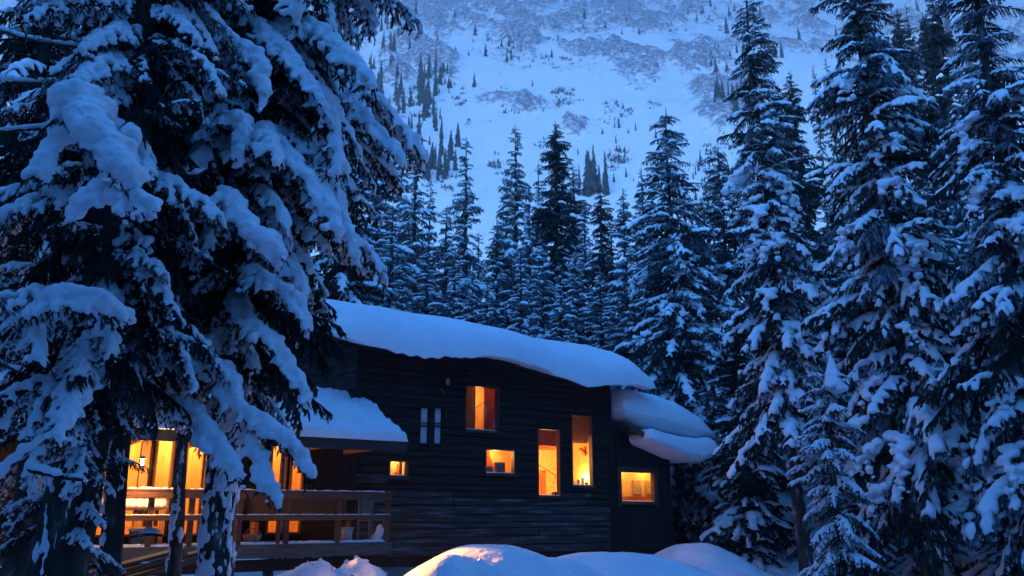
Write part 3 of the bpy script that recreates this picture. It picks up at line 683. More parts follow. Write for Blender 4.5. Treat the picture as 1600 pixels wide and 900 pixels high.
# porch roof in front of the left part of the facade
PE = pix2loc(632, 690, -2.0); pu1, pz0 = PE; PSL = .46
def proof(u, v): return pz0 + (v + 2.0) * PSL - .05
print('porch', PE)
PU0 = -7.6
porch_roof = slab('porch_roof', M['roofing'], PU0, pu1, -2.05, -.07, proof, .1)
slab('porch_roof_back', M['roofing'], PU0, -.08, -.065, 2.6, lambda u, v: proof(u, min(v, .35)), .1)
slab('porch_fascia', M['roofing'], PU0, pu1, -2.11, -2.053, lambda u, v: proof(u, -2.05) - .16, .2)
def pthick(u, v): return .19 + .09 * mn.noise(Vector((u * 1.7, v * 1.7, 0))) + .13 * abs(mn.noise(Vector((u * 4, v * 4, 3)))) + .07 * abs(mn.noise(Vector((u * 9, v * 9, 7)))) + 0
snow_slab('porch_roof_snow', 'rough crusty snow sheet sloping on the low porch roof left of the twin windows', PU0, pu1 + .02, -2.16, -.0, lambda u, v: proof(u, v) + .09, pthick, .09, nu=190, nv=60, lump=.05, seed=8, und=.1, m='lump_snow')
snow_slab('porch_roof_snow', 'snow drift lying against the upper side wall behind the porch roof', PU0, -.03, -.05, 2.6, lambda u, v: proof(u, min(v, .35)) + .09, pthick, .12, nu=110, nv=50, lump=.05, seed=9, und=.1, m='lump_snow')

# ---------------------------------------------------------------- deck, rail, lower lit wing
DZ = pix2loc(500, 848, -2.05)[1]; print('deck z', DZ, 'rail top', pix2loc(500, 768, -2.0)[1])
DU1 = pix2loc(608, 800, -2.0)[0]; DU0 = -9.0
deck = empty('porch_deck', O + Vector((0, 0, 0)), ANG); tag(deck, 'long raised timber porch deck with snow on its planks in front of the cabin', 'deck')
k = 0; v = -2.0
while v < -.12: box('plank', M['plank'], deck, DU0, DU1 + .05, v, v + .135, DZ - .05, DZ - .012, j=.003); v += .142
box('rim_beam', M['plank'], deck, DU0, DU1 + .05, -2.08, -2.03, DZ - .27, DZ - .02, j=.006); box('lower_beam', M['dark_board'], deck, DU0, DU1, -1.95, -1.8, DZ - .52, DZ - .3)
for uu in np.arange(DU0 + .4, DU1, 2.0): box('footing', M['dark_board'], deck, uu, uu + .16, -1.9, -1.74, .0, DZ - .53)
S = []
for uu in np.arange(DU0 + .1, DU1 - .05, .07):
    for vv in (-1.93, -1.82, -1.7): S.append((uu, vv, DZ - .01, .07, .09, .05 * random.uniform(.6, 1.3)))
for q in range(14): S.append((DU1 - .12 + random.uniform(-.06, .06), -1.75 + random.uniform(-.1, .1), DZ + .03 + q * .022, .11 - q * .006, .11, .06))
snow_deck = link('deck_snow', blob_mesh('deck_snow', S, .03, M['lump_snow']), None, O, (0, 0, ANG)); tag(snow_deck, 'thin ridge of snow along the front edge of the porch deck', 'snow')
RT = pix2loc(500, 768, -2.0)[1]
rail = empty('deck_railing', O, ANG); tag(rail, 'reddish timber railing with snow along the deck front', 'railing')
for px in (607, 530, 450, 376, 300, 236, 180):
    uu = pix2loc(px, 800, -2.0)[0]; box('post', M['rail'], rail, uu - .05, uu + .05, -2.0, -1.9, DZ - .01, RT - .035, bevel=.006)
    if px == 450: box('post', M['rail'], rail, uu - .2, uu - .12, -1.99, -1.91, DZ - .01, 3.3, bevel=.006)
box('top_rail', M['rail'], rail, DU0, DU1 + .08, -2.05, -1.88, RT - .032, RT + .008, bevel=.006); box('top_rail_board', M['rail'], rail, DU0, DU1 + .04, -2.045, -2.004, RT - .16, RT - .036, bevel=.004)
zm = pix2loc(500, 808, -2.0)[1]; box('mid_rail', M['rail'], rail, DU0, DU1, -2.045, -2.004, zm - .055, zm + .045, bevel=.004)
S = [(uu, -1.97, RT + .01, .06, .07, .03 * random.uniform(.2, 1.2)) for uu in np.arange(DU0, DU1, .05)]; link('rail_snow', blob_mesh('rail_snow', S, .018, M['snow']), rail)
S = [(uu, -2.02, zm + .05, .05, .022, .02 * random.uniform(.3, 1.2)) for uu in np.arange(DU0, DU1, .04)]; link('rail_snow', blob_mesh('rail_snow', S, .014, M['snow']), rail)
# lower wing wall, set level with the facade, left of the corner: posts, warm panes and dark shingles
wing = empty('porch_wing', O, ANG); tag(wing, 'low glazed wing glowing warm orange behind the porch posts on the left', 'building')
wt = proof(0, 0) - .1
def wx(px): return pix2loc(px, 750, 0)[0]
lit = [(128, 172), (180, 234), (238, 268), (284, 318), (420, 447), (452, 474)]
edges = sorted([wx(a) for a, _ in lit] + [wx(b_) for _, b_ in lit])
LW = [(wx(a), wx(b_)) for a, b_ in lit]
wl = MB()
hs = [(a, b_, DZ + .12, wt - .25) for a, b_ in LW]
for c in strip_cells(-8.8, -.03, DZ - .3, wt, hs): wl.box(c[0], c[1], .0, .08, c[2], c[3])
wl = wl.build('wing_wall', M['dark_board'], wing)
for i, (a, b_, z0_, z1_) in enumerate(hs):
    o = MB().box(a, a + .05, -.04, .07, z0_, z1_).box(b_ - .05, b_, -.04, .07, z0_, z1_).box(a + .05, b_ - .05, -.04, .07, z1_ - .05, z1_).box(a + .05, b_ - .05, -.04, .07, z0_, z0_ + .05).build('window', M['post'], wing, bevel=.004)
    box('pane', M['glass'], o, a + .05, b_ - .05, .03, .035, z0_ + .05, z1_ - .05)
inn = MB().box(-8.8, -.1, 1.6, 1.65, DZ - .2, wt).box(-8.8, -.1, .09, 1.6, DZ - .25, DZ - .2).box(-8.8, -.1, .09, 1.6, wt + .0, wt + .04).box(-.1, -.06, .09, 1.6, DZ - .2, wt).box(-8.85, -8.8, .09, 1.6, DZ - .2, wt).build('inner_wall', M['wall_in'], wing)
for i, uu in enumerate((-7.2, -5.4, -3.6, -1.2)):
    ld = bpy.data.lights.new('wing_lamp', 'POINT'); ld.energy = (3.0 if i < 3 else 1.3) * K; ld.color = (1, .55, .17); ld.shadow_soft_size = .08
    lo = bpy.data.objects.new('wing_lamp', ld); C.objects.link(lo); lo.location = (uu, .9, wt - .5); lo.parent = wing
# porch posts
for px in (222, 283, 326):
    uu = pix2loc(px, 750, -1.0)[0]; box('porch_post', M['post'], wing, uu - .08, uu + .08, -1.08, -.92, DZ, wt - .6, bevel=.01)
for uu in np.arange(-7.5, pu1, 1.2): box('porch_beam', M['post'], wing, uu, uu + .1, -1.95, -.1, proof(0, -1.95) - .17, proof(0, -1.95) - .05)
# porch lamp that lights the deck on the left
lp = at(222, 722, 15.6); ll = (lp - O); lu = ll.dot(Vector((cs, sn_, 0))); lv = ll.dot(Vector((-sn_, cs, 0))); print('porch lamp local', lu, lv, lp.z)
lamp = empty('porch_lamp', tuple(lp)); tag(lamp, 'small glowing porch lamp hanging under the roof above the snowy table', 'lamp')
MB().tube([(0, 0, .06), (0, 0, .09), (0, 0, .12)], [.07, .06, .012], 10).build('lamp_cap', M['metal'], lamp); link('bulb', bl, lamp)
ld = bpy.data.lights.new('lamp_light', 'POINT'); ld.energy = 26; ld.color = (1, .52, .16); ld.shadow_soft_size = .06; lo = bpy.data.objects.new('lamp_light', ld); C.objects.link(lo); lo.parent = lamp; lo.location = (0, 0, -.12)
sd = bpy.data.lights.new('patch_spot', 'SPOT'); sd.energy = 3000; sd.color = (1, .42, .06); sd.spot_size = math.radians(12.5); sd.spot_blend = .8; sd.shadow_soft_size = .04  # added spot, aimed to make the warm pool on the snow mound
so = bpy.data.objects.new('patch_spot', sd); C.objects.link(so); so.parent = lamp; so.location = (.1, -.06, -.05); tgt = at(706, 878, 12.3) - lp; so.rotation_euler = tgt.to_track_quat('-Z', 'Y').to_euler()
# table with deep snow
def loc_at(px, py, v, z):  # world from local
    uu = pix2loc(px, py, v)[0]; return O + Vector((cs, sn_, 0)) * uu + Vector((-sn_, cs, 0)) * v + Vector((0, 0, z))
tb = empty('porch_table', loc_at(215, 790, -.95, DZ), ANG); tag(tb, 'brightly lit wooden porch table left of the thin trunk carrying deep snow', 'table')
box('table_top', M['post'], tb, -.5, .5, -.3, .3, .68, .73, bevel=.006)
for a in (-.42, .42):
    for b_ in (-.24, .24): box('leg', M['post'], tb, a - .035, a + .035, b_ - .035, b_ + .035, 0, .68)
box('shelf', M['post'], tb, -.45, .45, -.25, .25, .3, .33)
S = [(x, y, .75, .14, .14, .13) for x in np.linspace(-.4, .4, 7) for y in (-.2, 0, .2)]; o = link('table_snow', blob_mesh('table_snow', S, .035, M['snow']), None, tb.location, (0, 0, ANG)); tag(o, 'thick glowing snow cushion on top of the porch table', 'snow')
bk = empty('storage_bin', loc_at(222, 826, -1.55, DZ), ANG); tag(bk, 'grey lidded storage bin on the snowy deck below the porch table', 'bin')
box('bin_body', M['grey_box'], bk, -.2, .2, -.14, .14, .01, .26, bevel=.02); box('bin_lid', M['bucket'], bk, -.22, .22, -.16, .16, .262, .3, bevel=.01)
pb = empty('bucket', loc_at(542, 838, -1.5, DZ), ANG); tag(pb, 'pale bucket on the deck near the railing end', 'bucket')
MB().tube([(0, 0, .0), (0, 0, .14), (0, 0, .28)], [.10, .115, .13], 14).build('bucket_body', M['bucket'], pb, True); MB().tube([(0, 0, .26), (0, 0, .285)], [.14, .14], 14).build('bucket_rim', M['bucket'], pb)
pb = empty('basket', loc_at(394, 842, -1.6, DZ), ANG); tag(pb, 'small brown basket behind the railing left of the middle post', 'basket')
MB().tube([(0, 0, .0), (0, 0, .1), (0, 0, .18)], [.15, .18, .19], 14).build('basket_body', M['wicker'], pb, True); MB().tube([(-.17, 0, .17), (-.1, 0, .26), (0, 0, .29), (.1, 0, .26), (.17, 0, .17)], [.012] * 5, 6).build('basket_handle', M['wicker'], pb, True)
ch = empty('porch_chair', loc_at(580, 820, -1.0, DZ), ANG + .2); tag(ch, 'dark slatted chair standing in the shade at the right end of the deck', 'chair')
box('seat', M['grey_box'], ch, -.22, .22, -.22, .22, .42, .46, bevel=.01); box('backrest', M['grey_box'], ch, -.22, .22, .19, .23, .55, .95, bevel=.01)
for a in (-.19, .19):
    for b_ in (-.19, .21): box('leg', M['grey_box'], ch, a - .02, a + .02, b_ - .02, b_ + .02, 0, .42 if b_ < 0 else .95)
bn = empty('bench', loc_at(480, 800, -.45, DZ), ANG); tag(bn, 'long red-brown bench against the dark wall under the porch roof', 'bench')
box('backrest', M['trim'], bn, -1.3, 1.0, .1, .15, .5, .92, bevel=.01); box('seat', M['trim'], bn, -1.3, 1.0, -.3, .1, .42, .47, bevel=.01)
for a in (-1.2, .9): box('leg', M['beam_in'], bn, a - .04, a + .04, -.25, .08, 0, .42)
# stacked lumber below the deck at left
for i, (px, py, ln, an) in enumerate(((230, 884, 1.6, .3), (245, 892, 1.5, .15), (215, 876, 1.4, .4))):
    p = at(px, py, 13.9); o = MB().box(-ln / 2, ln / 2, -.09, .09, -.025, .025).build('lumber_plank', M['plank']); o.location = p; o.rotation_euler = (.2, -.25, an)
    tag(o, ['grey plank leaning lowest in the pile under the left deck', 'lower grey plank half buried by snow under the left deck', 'topmost grey plank of the pile under the left deck'][i], 'plank', 'planks piled under the deck')
# chopping block with snow in the foreground left
st = empty('tree_stump', (at(400, 905, 11.2).x, 11.2, .2)); 

# ---------------------------------------------------------------- near trees (left)
def inner_crown(seed, H, R, prof=.6, n=4):
    rg_ = np.random.default_rng(seed); VF = []; FT = []; FQ = []; n1 = 0; z = 0
    while z < H:
        for _ in range(n):
            rr = R * (1 - z / H) ** prof * rg_.uniform(.7, 1.1) + .15; s = rr / 2; (fv, ft, fq), _s = MID_A[rg_.integers(5)]
            A = rotm(rg_.uniform(0, 6.283), math.radians(rg_.uniform(-30, 5)), 1.0) * np.array([[s, s, s]]); VF.append(fv @ A.T + np.array([0, 0, z])); FT.append(ft + n1); FQ.append(fq + n1); n1 += len(fv)
        z += .3
    return np_mesh('inner_crown', np.concatenate(VF), [np.concatenate(FT), np.concatenate(FQ)], M['needle'])
INNER = inner_crown(900, 12, 1.5)
DENSE = fir_proto(910, 12, 1.7, MID_A, 'frosted_needle', z0=0, whorl=.3, nper=5, prof=.6, topdark=.55)
def near_tree(name, label, px, Y, r, H, lean=(0, 0), bark='bark', base=None):
    v = at(px, 860, Y); zb_ = ground_z(v.x, v.y) - .1; t = empty(name, (v.x - lean[0] * 1.2, v.y, zb_)); tag(t, label, 'tree')
    me, pts = trunk_mesh(H, r, M[bark], lean, .12, 16, 60, .06); link('trunk', me, t); return t, pts, zb_
def plaster(t, pts, r, z0, z1, n, rng, H):
    S = []
    for i in range(n):
        z = rng.uniform(z0, z1); k = min(len(pts) - 1, int(z / H * (len(pts) - 1))); p = pts[k]; a = rng.uniform(math.pi * 1.05, math.pi * 2.05); rr = r * (1 - z / H) ** .8 * 1.02
        for j in range(rng.integers(3, 9)):
            a += rng.normal() * .18; z += rng.normal() * .1; S.append((p[0] + rr * math.cos(a), p[1] + rr * math.sin(a), z, .024 * rng.uniform(.4, 1.2), .018, .075 * rng.uniform(.3, 1.8)))
    o = link('trunk_snow', blob_mesh('trunk_snow', S, .013, M['snow'], 1, rough=.03), t); tag(o, kind='stuff')
def add_boughs(t, pts, zb_, n, zr, Rf, rng, protos=NEAR, yaw=None, pitch=(-25, 5), snow=True):
    H = pts[-1][2]
    for i in range(n):
        z = zr[0] + (zr[1] - zr[0]) * (i + rng.uniform(0, 1)) / n; k = min(len(pts) - 1, max(0, int((z - zb_) / H * (len(pts) - 1)))); p = pts[k]
        ya = rng.uniform(0, 2 * math.pi) if yaw is None else math.radians(rng.uniform(*yaw)); R_ = Rf(z, ya) * rng.uniform(.75, 1.15); s = R_ / 2.0
        a, b_ = protos[rng.integers(len(protos))]
        o = link('bough', a, t, (p[0], p[1], z - zb_), (rng.uniform(-.2, .2), -math.radians(rng.uniform(*pitch)), ya), s)
        if snow: link('snow_clump', b_, o)
def hero(t, pts_px, rad, label=None, cfg=CFG_NEAR, root=None, side=.5, seed=0, lobes=1.0, fol=True, dz=0):
    """a bough whose spine runs through the given points: (px, py, distance)"""
    rng = np.random.default_rng(seed); P = [at(*q) for q in pts_px]
    if root is not None: P = [root] + P
    # resample (Catmull-Rom)
    P = [np.array(p) for p in P]; Q = []
    for i in range(len(P) - 1):
        p0 = P[max(i - 1, 0)]; p1 = P[i]; p2 = P[i + 1]; p3 = P[min(i + 2, len(P) - 1)]
        for s in np.linspace(0, 1, 7)[:-1]:
            Q.append(.5 * ((2 * p1) + (-p0 + p2) * s + (2 * p0 - 5 * p1 + 4 * p2 - p3) * s * s + (-p0 + 3 * p1 - 3 * p2 + p3) * s ** 3))
    Q.append(P[-1]); Q = np.array(Q); base = np.array(t.location)
    fo = Fol(); c = dict(cfg); c['side'] = (side, .17); c['snow'] = (0, .062 * lobes, .036); c['bare'] = .02; c['skip'] = (0, .12, .4)
    if fol: polyline_frond(fo, Q - base - np.array([0, 0, .05]), 0, rng, c)
    # main snow body
    n = len(Q); cum = np.concatenate([[0], np.cumsum(np.linalg.norm(Q[1:] - Q[:-1], axis=1))]); Lt = cum[-1]; q = 0; S = list(fo.S); off = 0 if root is None else 6
    rr = np.interp(np.arange(n), np.linspace(off, n - 1, len(rad)), rad) * .70
    while q < Lt:
        x = np.array([np.interp(q, cum, Q[:, k]) for k in range(3)]) - base; r = np.interp(q, cum, rr) * rng.uniform(.78, 1.15)
        if r > .02: S.append((x[0] + rng.normal() * r * .18, x[1] + rng.normal() * r * .18, x[2] + r * .25, r * 1.08, r * 1.08, r * .85))
        q += max(.02, r * .4)
    if fol:
        V, F = fo.arrays(rng); o = link('bough', np_mesh('bough', V, F, M['needle']), t)
    else:
        o = link('bough', MB().tube(list(Q - base - np.array([0, 0, .03])), [max(.015, x * .35) for x in rr], 6).mesh('bough', M['dark_bark'], True), t)
    link('snow_clump', blob_mesh('snow_clump', S, .026, M['snow'], 1, rough=.035), o); return o
def rootz(t, pts, zb_, z, inset=0):
    H = pts[-1][2]; k = min(len(pts) - 1, max(0, int((z - zb_) / H * (len(pts) - 1)))); return Vector((t.location.x + pts[k][0], t.location.y + pts[k][1], z))

rg = np.random.default_rng(5)
tA, pA, zA = near_tree('spruce_tree', 'large snow plastered spruce whose thick trunk stands in front of the deck railing', 337, 11.0, .22, 15)
def RA(z, ya): 
    e = 1.0 + .25 * math.cos(ya); base_ = np.interp(z, [3.2, 4.2, 5.5, 6.8, 8.5, 12, 15], [.75, .9, 1.3, 1.9, 2.25, 1.9, .5]); return base_ * e * .92
add_boughs(tA, pA, zA, 150, (3.4, 11.5), RA, rg, pitch=(-32, 2))
link('inner_crown', INNER, tA, (0, 0, 3.6), None, (1.0, 1.0, 1.0))
plaster(tA, pA, .235, .6, 3.6, 75, rg, 15)
tC, pC, zC = near_tree('spruce_tree', 'darkest spruce with a broad trunk near the left edge of the picture', 92, 9.0, .30, 14, lean=(.03, 0), bark='dark_bark')
add_boughs(tC, pC, zC, 34, (1.6, 4.6), lambda z, ya: .75, rg, pitch=(-45, 0), protos=[BARE[0], BARE[1], NEAR[0], NEAR[2]])
add_boughs(tC, pC, zC, 46, (2.4, 9), lambda z, ya: np.interp(z, [2.4, 3.4, 5, 8], [.7, 1.1, 1.4, 1.5]), rg, pitch=(-30, 5), protos=[NEAR[2], NEAR[5], BARE[0], BARE[1]])
link('inner_crown', INNER, tC, (.1, 0, 3.4), None, (.8, .8, .9))
tB, pB, zB = near_tree('spruce_tree', 'slim dark spruce trunk just left of the glowing porch lamp', 166, 10.6, .13, 14, lean=(.0, 0), bark='dark_bark')
add_boughs(tB, pB, zB, 50, (3.6, 10), lambda z, ya: np.interp(z, [3.4, 5, 9], [.7, 1.3, 1.5]), rg, pitch=(-30, 0), protos=[NEAR[0], NEAR[2], BARE[0], BARE[1]])
link('inner_crown', INNER, tB, (0, 0, 4.0), None, (.9, .9, .9))
plaster(tB, pB, .14, .6, 4, 14, rg, 14); plaster(tC, pC, .32, .6, 4, 22, rg, 14)
add_boughs(tB, pB, zB, 44, (3.9, 9.5), lambda z, ya: 1.5, rg, pitch=(-40, -5), yaw=(-150, -20)); add_boughs(tC, pC, zC, 30, (3.4, 8.5), lambda z, ya: 1.35, rg, pitch=(-40, -5), yaw=(-140, 20))
tE, pE, zE_ = near_tree('spruce_tree', 'thin spruce trunk between the porch table and the thick front trunk', 271, 12.4, .09, 10, bark='bark')
add_boughs(tE, pE, zE_, 24, (3.9, 8), lambda z, ya: 1.0, rg, protos=[NEAR[0], BARE[0]])
plaster(tE, pE, .1, .6, 4, 18, rg, 10)
tD, pD, zD = near_tree('spruce_tree', 'spruce trunk at the bottom left corner beside the pale snow gap', 38, 11.5, .2, 15, bark='dark_bark')
add_boughs(tD, pD, zD, 24, (1.6, 4.4), lambda z, ya: .9, rg, pitch=(-45, 0), protos=[BARE[0], BARE[1], NEAR[0]])
add_boughs(tD, pD, zD, 46, (2.6, 11), lambda z, ya: 1.6, rg, pitch=(-30, 5), protos=[NEAR[0], NEAR[2], BARE[0], BARE[1]])
# dark spruces a few steps further back close the gaps of the left side
for i, (px, Y, H_, lab) in enumerate(((-60, 17, 22, 'dark spruce crowding the upper left corner behind the trunks'), (195, 24.5, 25, 'dense dark spruce filling the gap behind the left foreground trees'), (40, 22.5, 25, 'dense dark spruce at the far left behind the foreground trunks'), (505, 29, 20, 'tall spruce behind the roof partly hidden by the foreground spruce'), (350, 26, 22, 'tall dark spruce deep behind the thick foreground trunk'))):
    t, p_, z_ = near_tree('spruce_tree', lab, px, Y, .2, H_, bark='dark_bark'); lo_ = 5.6 if i < 3 else 4.5
    add_boughs(t, p_, z_, 110, (lo_, H_ - 1), lambda z, ya, lo_=lo_, H_=H_: 2.4 * (1 - (z - lo_) / (H_ - lo_)) ** .7 + .3, rg, pitch=(-25, 5), protos=MID)
    link('inner_crown', INNER, t, (0, 0, lo_ - .3), None, (1.25, 1.25, (H_ - lo_) / 12.5))

A_ = lambda z: rootz(tA, pA, zA, z); C_ = lambda z: rootz(tC, pC, zC, z); B_ = lambda z: rootz(tB, pB, zB, z)
# prominent snow boughs
hero(tA, [(330, -20, 10.4), (375, 15, 10.2), (425, 60, 10), (465, 105, 9.9), (498, 150, 9.9), (512, 185, 10)], (.10, .14, .16, .15, .13, .06), seed=1)
hero(tA, [(345, 60, 9.7), (385, 75, 9.5), (402, 105, 9.4), (412, 140, 9.4), (408, 165, 9.4)], (.06, .13, .16, .13, .05), seed=2, root=A_(8.0), side=.4)
hero(tA, [(300, 20, 9.9), (320, 28, 9.8), (335, 50, 9.8)], (.08, .1, .05), seed=3, root=A_(8.6), side=.3)
hero(tA, [(350, 185, 9.6), (378, 190, 9.4), (376, 215, 9.3), (370, 245, 9.3)], (.08, .17, .16, .09), seed=4, root=A_(7.2), side=.4)
hero(tA, [(425, 210, 10.2), (452, 240, 10), (475, 270, 9.9), (492, 300, 9.9), (500, 325, 9.9)], (.08, .13, .15, .12, .05), seed=5, root=A_(7.2))
hero(tA, [(505, 250, 10.8), (530, 330, 10.6), (548, 370, 10.5), (555, 405, 10.5)], (.06, .13, .11, .05), seed=6, root=A_(6.8))
hero(tA, [(540, 145, 11), (565, 175, 10.9), (590, 205, 10.8), (620, 235, 10.8), (632, 250, 10.8)], (.10, .14, .13, .10, .04), seed=7, root=A_(8.0))
hero(tA, [(352, 300, 9.4), (362, 320, 9.3), (380, 350, 9.2), (405, 375, 9.2), (425, 395, 9.2), (440, 395, 9.2)], (.10, .2, .2, .26, .26, .12), seed=8, root=A_(5.9), side=.5)
hero(tA, [(420, 300, 9.8), (440, 330, 9.7), (450, 360, 9.7)], (.06, .1, .05), seed=9, root=A_(6.5), side=.4)
hero(tA, [(395, 500, 9.9), (427, 533, 9.8), (450, 570, 9.8), (470, 600, 9.8), (478, 625, 9.8)], (.07, .12, .14, .13, .07), seed=10, root=A_(5.0))
hero(tA, [(413, 430, 9.9), (440, 450, 9.8), (467, 476, 9.8), (482, 505, 9.8)], (.07, .13, .11, .05), seed=11, root=A_(5.4))
hero(tA, [(222, 618, 9.8), (284, 631, 9.6), (320, 667, 9.4), (355, 711, 9.2), (382, 747, 9.1)], (.09, .14, .15, .12, .06), seed=12, root=B_(3.65), side=.45)
hero(tA, [(311, 555, 10), (350, 580, 9.7), (373, 631, 9.5), (427, 667, 9.4), (462, 702, 9.3), (484, 729, 9.2), (480, 745, 9.2)], (.16, .18, .13, .10, .10, .09, .04), seed=13, root=A_(4.4), side=.4)
hero(tA, [(385, 670, 9.6), (405, 710, 9.4), (418, 750, 9.3), (436, 780, 9.2)], (.10, .12, .13, .06), seed=14, root=A_(3.6), side=.4)
hero(tA, [(169, 585, 10), (215, 570, 9.9), (267, 565, 9.8), (311, 578, 9.8)], (.03, .09, .15, .16), seed=15, side=.4, root=None)
hero(tC, [(-10, 745, 8.2), (58, 690, 8.2), (90, 668, 8.3), (125, 650, 8.4)], (.08, .08, .07, .04), seed=16, fol=False)
hero(tC, [(25, 676, 8.3), (55, 676, 8.3), (78, 672, 8.3)], (.04, .05, .05), seed=17, fol=False)
hero(tC, [(48, 727, 8.2), (75, 736, 8.1), (100, 742, 8.1), (130, 745, 8.1)], (.08, .07, .06, .03), seed=18, fol=False, root=C_(2.6))
hero(tC, [(35, 490, 8.2), (70, 470, 8.0), (100, 462, 7.9), (135, 468, 7.9), (170, 480, 7.9), (205, 492, 8.0)], (.05, .12, .17, .18, .15, .07), seed=19, root=C_(4.4), side=.45)
hero(tC, [(60, 500, 8.1), (60, 530, 8.0), (72, 555, 7.9)], (.1, .08, .03), seed=20, side=.3)
hero(tC, [(125, 165, 7.6), (140, 195, 7.4), (160, 225, 7.3), (185, 260, 7.2), (205, 290, 7.2)], (.33, .3, .29, .26, .15), seed=21, root=C_(6.0), side=.5)
hero(tC, [(150, 300, 7.3), (130, 315, 7.2), (118, 330, 7.2)], (.2, .14, .06), seed=22, side=.3)
hero(tC, [(100, 215, 7.5), (75, 235, 7.4), (60, 262, 7.3), (40, 275, 7.3)], (.2, .13, .09, .04), seed=23, side=.3)
hero(tC, [(200, 210, 7.8), (210, 225, 7.8)], (.15, .14), seed=24, side=.2)
hero(tC, [(175, 310, 7.3), (215, 315, 7.2), (245, 318, 7.2)], (.15, .15, .06), seed=25, side=.3)
hero(tB, [(105, 370, 9.2), (150, 372, 9.0), (190, 370, 8.9), (240, 374, 8.9)], (.05, .09, .09, .05), seed=26, root=None, side=.35)
hero(tB, [(100, 400, 9.2), (150, 405, 9.0), (140, 435, 9.0)], (.06, .1, .04), seed=27, side=.3)
for i, (p0, p1, p2, r_) in enumerate((((-10, 40), (60, 62), (185, 78), .05), ((-10, 122), (80, 128), (178, 118), .05), ((-10, 205), (30, 200), (65, 198), .04), ((200, 172), (240, 178), (285, 200), .05),
                                      ((225, 255), (290, 272), (325, 262), .045), ((215, 82), (255, 82), (290, 75), .035), ((100, 45), (150, 20), (175, 10), .04), ((150, 300), (60, 310), (-10, 300), .04),
                                      ((100, 240), (170, 235), (235, 245), .04), ((300, 110), (270, 130), (250, 160), .04), ((-10, 560), (50, 585), (95, 600), .045), ((20, 620), (60, 600), (100, 570), .035))):
    hero(tC if i != 4 else tB, [(*p0, 9.2), (*p1, 9.0), (*p2, 9.0)], (r_ * .8, r_ * 1.3, r_), seed=60 + i, fol=False)
hero(tB, [(90, 800, 9.9), (120, 775, 9.8), (150, 785, 9.8)], (.03, .06, .05), seed=80, fol=False)
hero(tB, [(205, 835, 10.2), (235, 831, 10.1), (255, 833, 10.1)], (.02, .06, .02), seed=81, fol=False)

# ---------------------------------------------------------------- right side and middle trees
def ground_under(px, Y): v = at(px, 700, Y); return v.x, v.y, ground_z(v.x, v.y)
def big_tree(px, ytop, Y, rmax, label, lowz, n, r=.2, seed=1, lean=(0, 0), basepx=None, protos=MID, prof=.75, pitch=(-30, 2)):
    x, y, z = ground_under(basepx or px, Y); ztop = at(px, ytop, Y).z; H = ztop - z + .3; t = empty('spruce_tree', (x, y, z - .2)); tag(t, label, 'tree')
    me, pts = trunk_mesh(H, r, M['bark'], lean, .1, 12, 40, .05); link('trunk', me, t); rg2 = np.random.default_rng(seed)
    for i in range(n):
        f = (i + rg2.uniform()) / n; zz = lowz + (H - .25 - lowz) * f ** 1.15; f = (zz - lowz) / (H - lowz); p = pts[min(39, int(zz / H * 39))]
        R_ = (rmax * (1 - f) ** prof * (1 + .28 * math.sin(zz * 1.3 + seed)) + .22) * rg2.uniform(.6, 1.2); s = R_ / 2
        a, b_ = protos[rg2.integers(len(protos))]; sy = s if s > .35 else s * 1.4
        o = link('bough', a, t, (p[0], p[1], zz), (rg2.uniform(-.25, .25), -math.radians(rg2.uniform(*pitch) + 26 * f), rg2.uniform(0, 6.283)), (s, sy, sy))
        if rg2.uniform() > .25: link('snow_clump', b_, o)
    if H > 8:
        for nm, key in (('inner_crown', 'cr'), ('inner_crown_snow', 'sn')): link(nm, DENSE[key], t, (lean[0] * (lowz + 1), 0, lowz + .1), (0, 0, seed), (rmax / 1.9, rmax / 1.9, (H - lowz - .6) / 12))
    # deep snow pads on some boughs
    for i in range(int(n / 9) if H > 8 else 0):
        zz = lowz + (H * .66 - lowz) * rg2.uniform(); f = (zz - lowz) / (H - lowz); ya = rg2.uniform(math.pi * 1.0, 2 * math.pi); R_ = rmax * (1 - f) ** prof * rg2.uniform(.4, .72)
        o = link('snow_pad', PADS[rg2.integers(len(PADS))], t, (pts[0][0] + R_ * math.cos(ya) + lean[0] * zz, R_ * math.sin(ya), zz - R_ * .42), (rg2.uniform(-.2, .2), rg2.uniform(.1, .5), ya), rg2.uniform(.7, 1.35))
    return t
PADS = []
for i in range(5):
    rg3 = np.random.default_rng(400 + i); S = []; p = np.array([0., 0, 0])
    for k in range(14):
        S.append((p[0] + rg3.normal() * .08, p[1] + rg3.normal() * .10, p[2], *(np.array([1, 1.25, .7]) * rg3.uniform(.10, .17) * (1 - k / 26)))); p += np.array([.045, rg3.normal() * .03, -.022 * k * .35])
    PADS.append(blob_mesh('snow_pad', S, .035, M['snow'], 2, rough=.05))
big_tree(1218, -25, 23, 1.65, 'tall spruce right of the cabin with bare trunk over the bright snow gap', 4.4, 230, .17, 3, basepx=1243, lean=(-.02, 0))
big_tree(1410, -230, 20, 2.1, 'largest spruce on the right with snowy bark trunk reaching the bottom edge', 2.6, 290, .2, 5, basepx=1436, lean=(-.015, 0))
big_tree(1640, -190, 17, 1.9, 'big spruce cut off by the right edge of the picture', 2.0, 200, .2, 7)
big_tree(1302, 574, 16.5, .85, 'short young spruce topped with a pointed snow cap between two tall trunks', .4, 130, .08, 9, prof=.6, protos=NEAR[:4])
big_tree(1068, 172, 31, 2.6, 'tall pointed spruce rising right behind the lean-to roof', 1.2, 280, .16, 11, prof=.6)
big_tree(1155, 230, 33, 2.6, 'dense spruce just left of the tall bare trunk spruce', 1.2, 220, .16, 13, prof=.6)
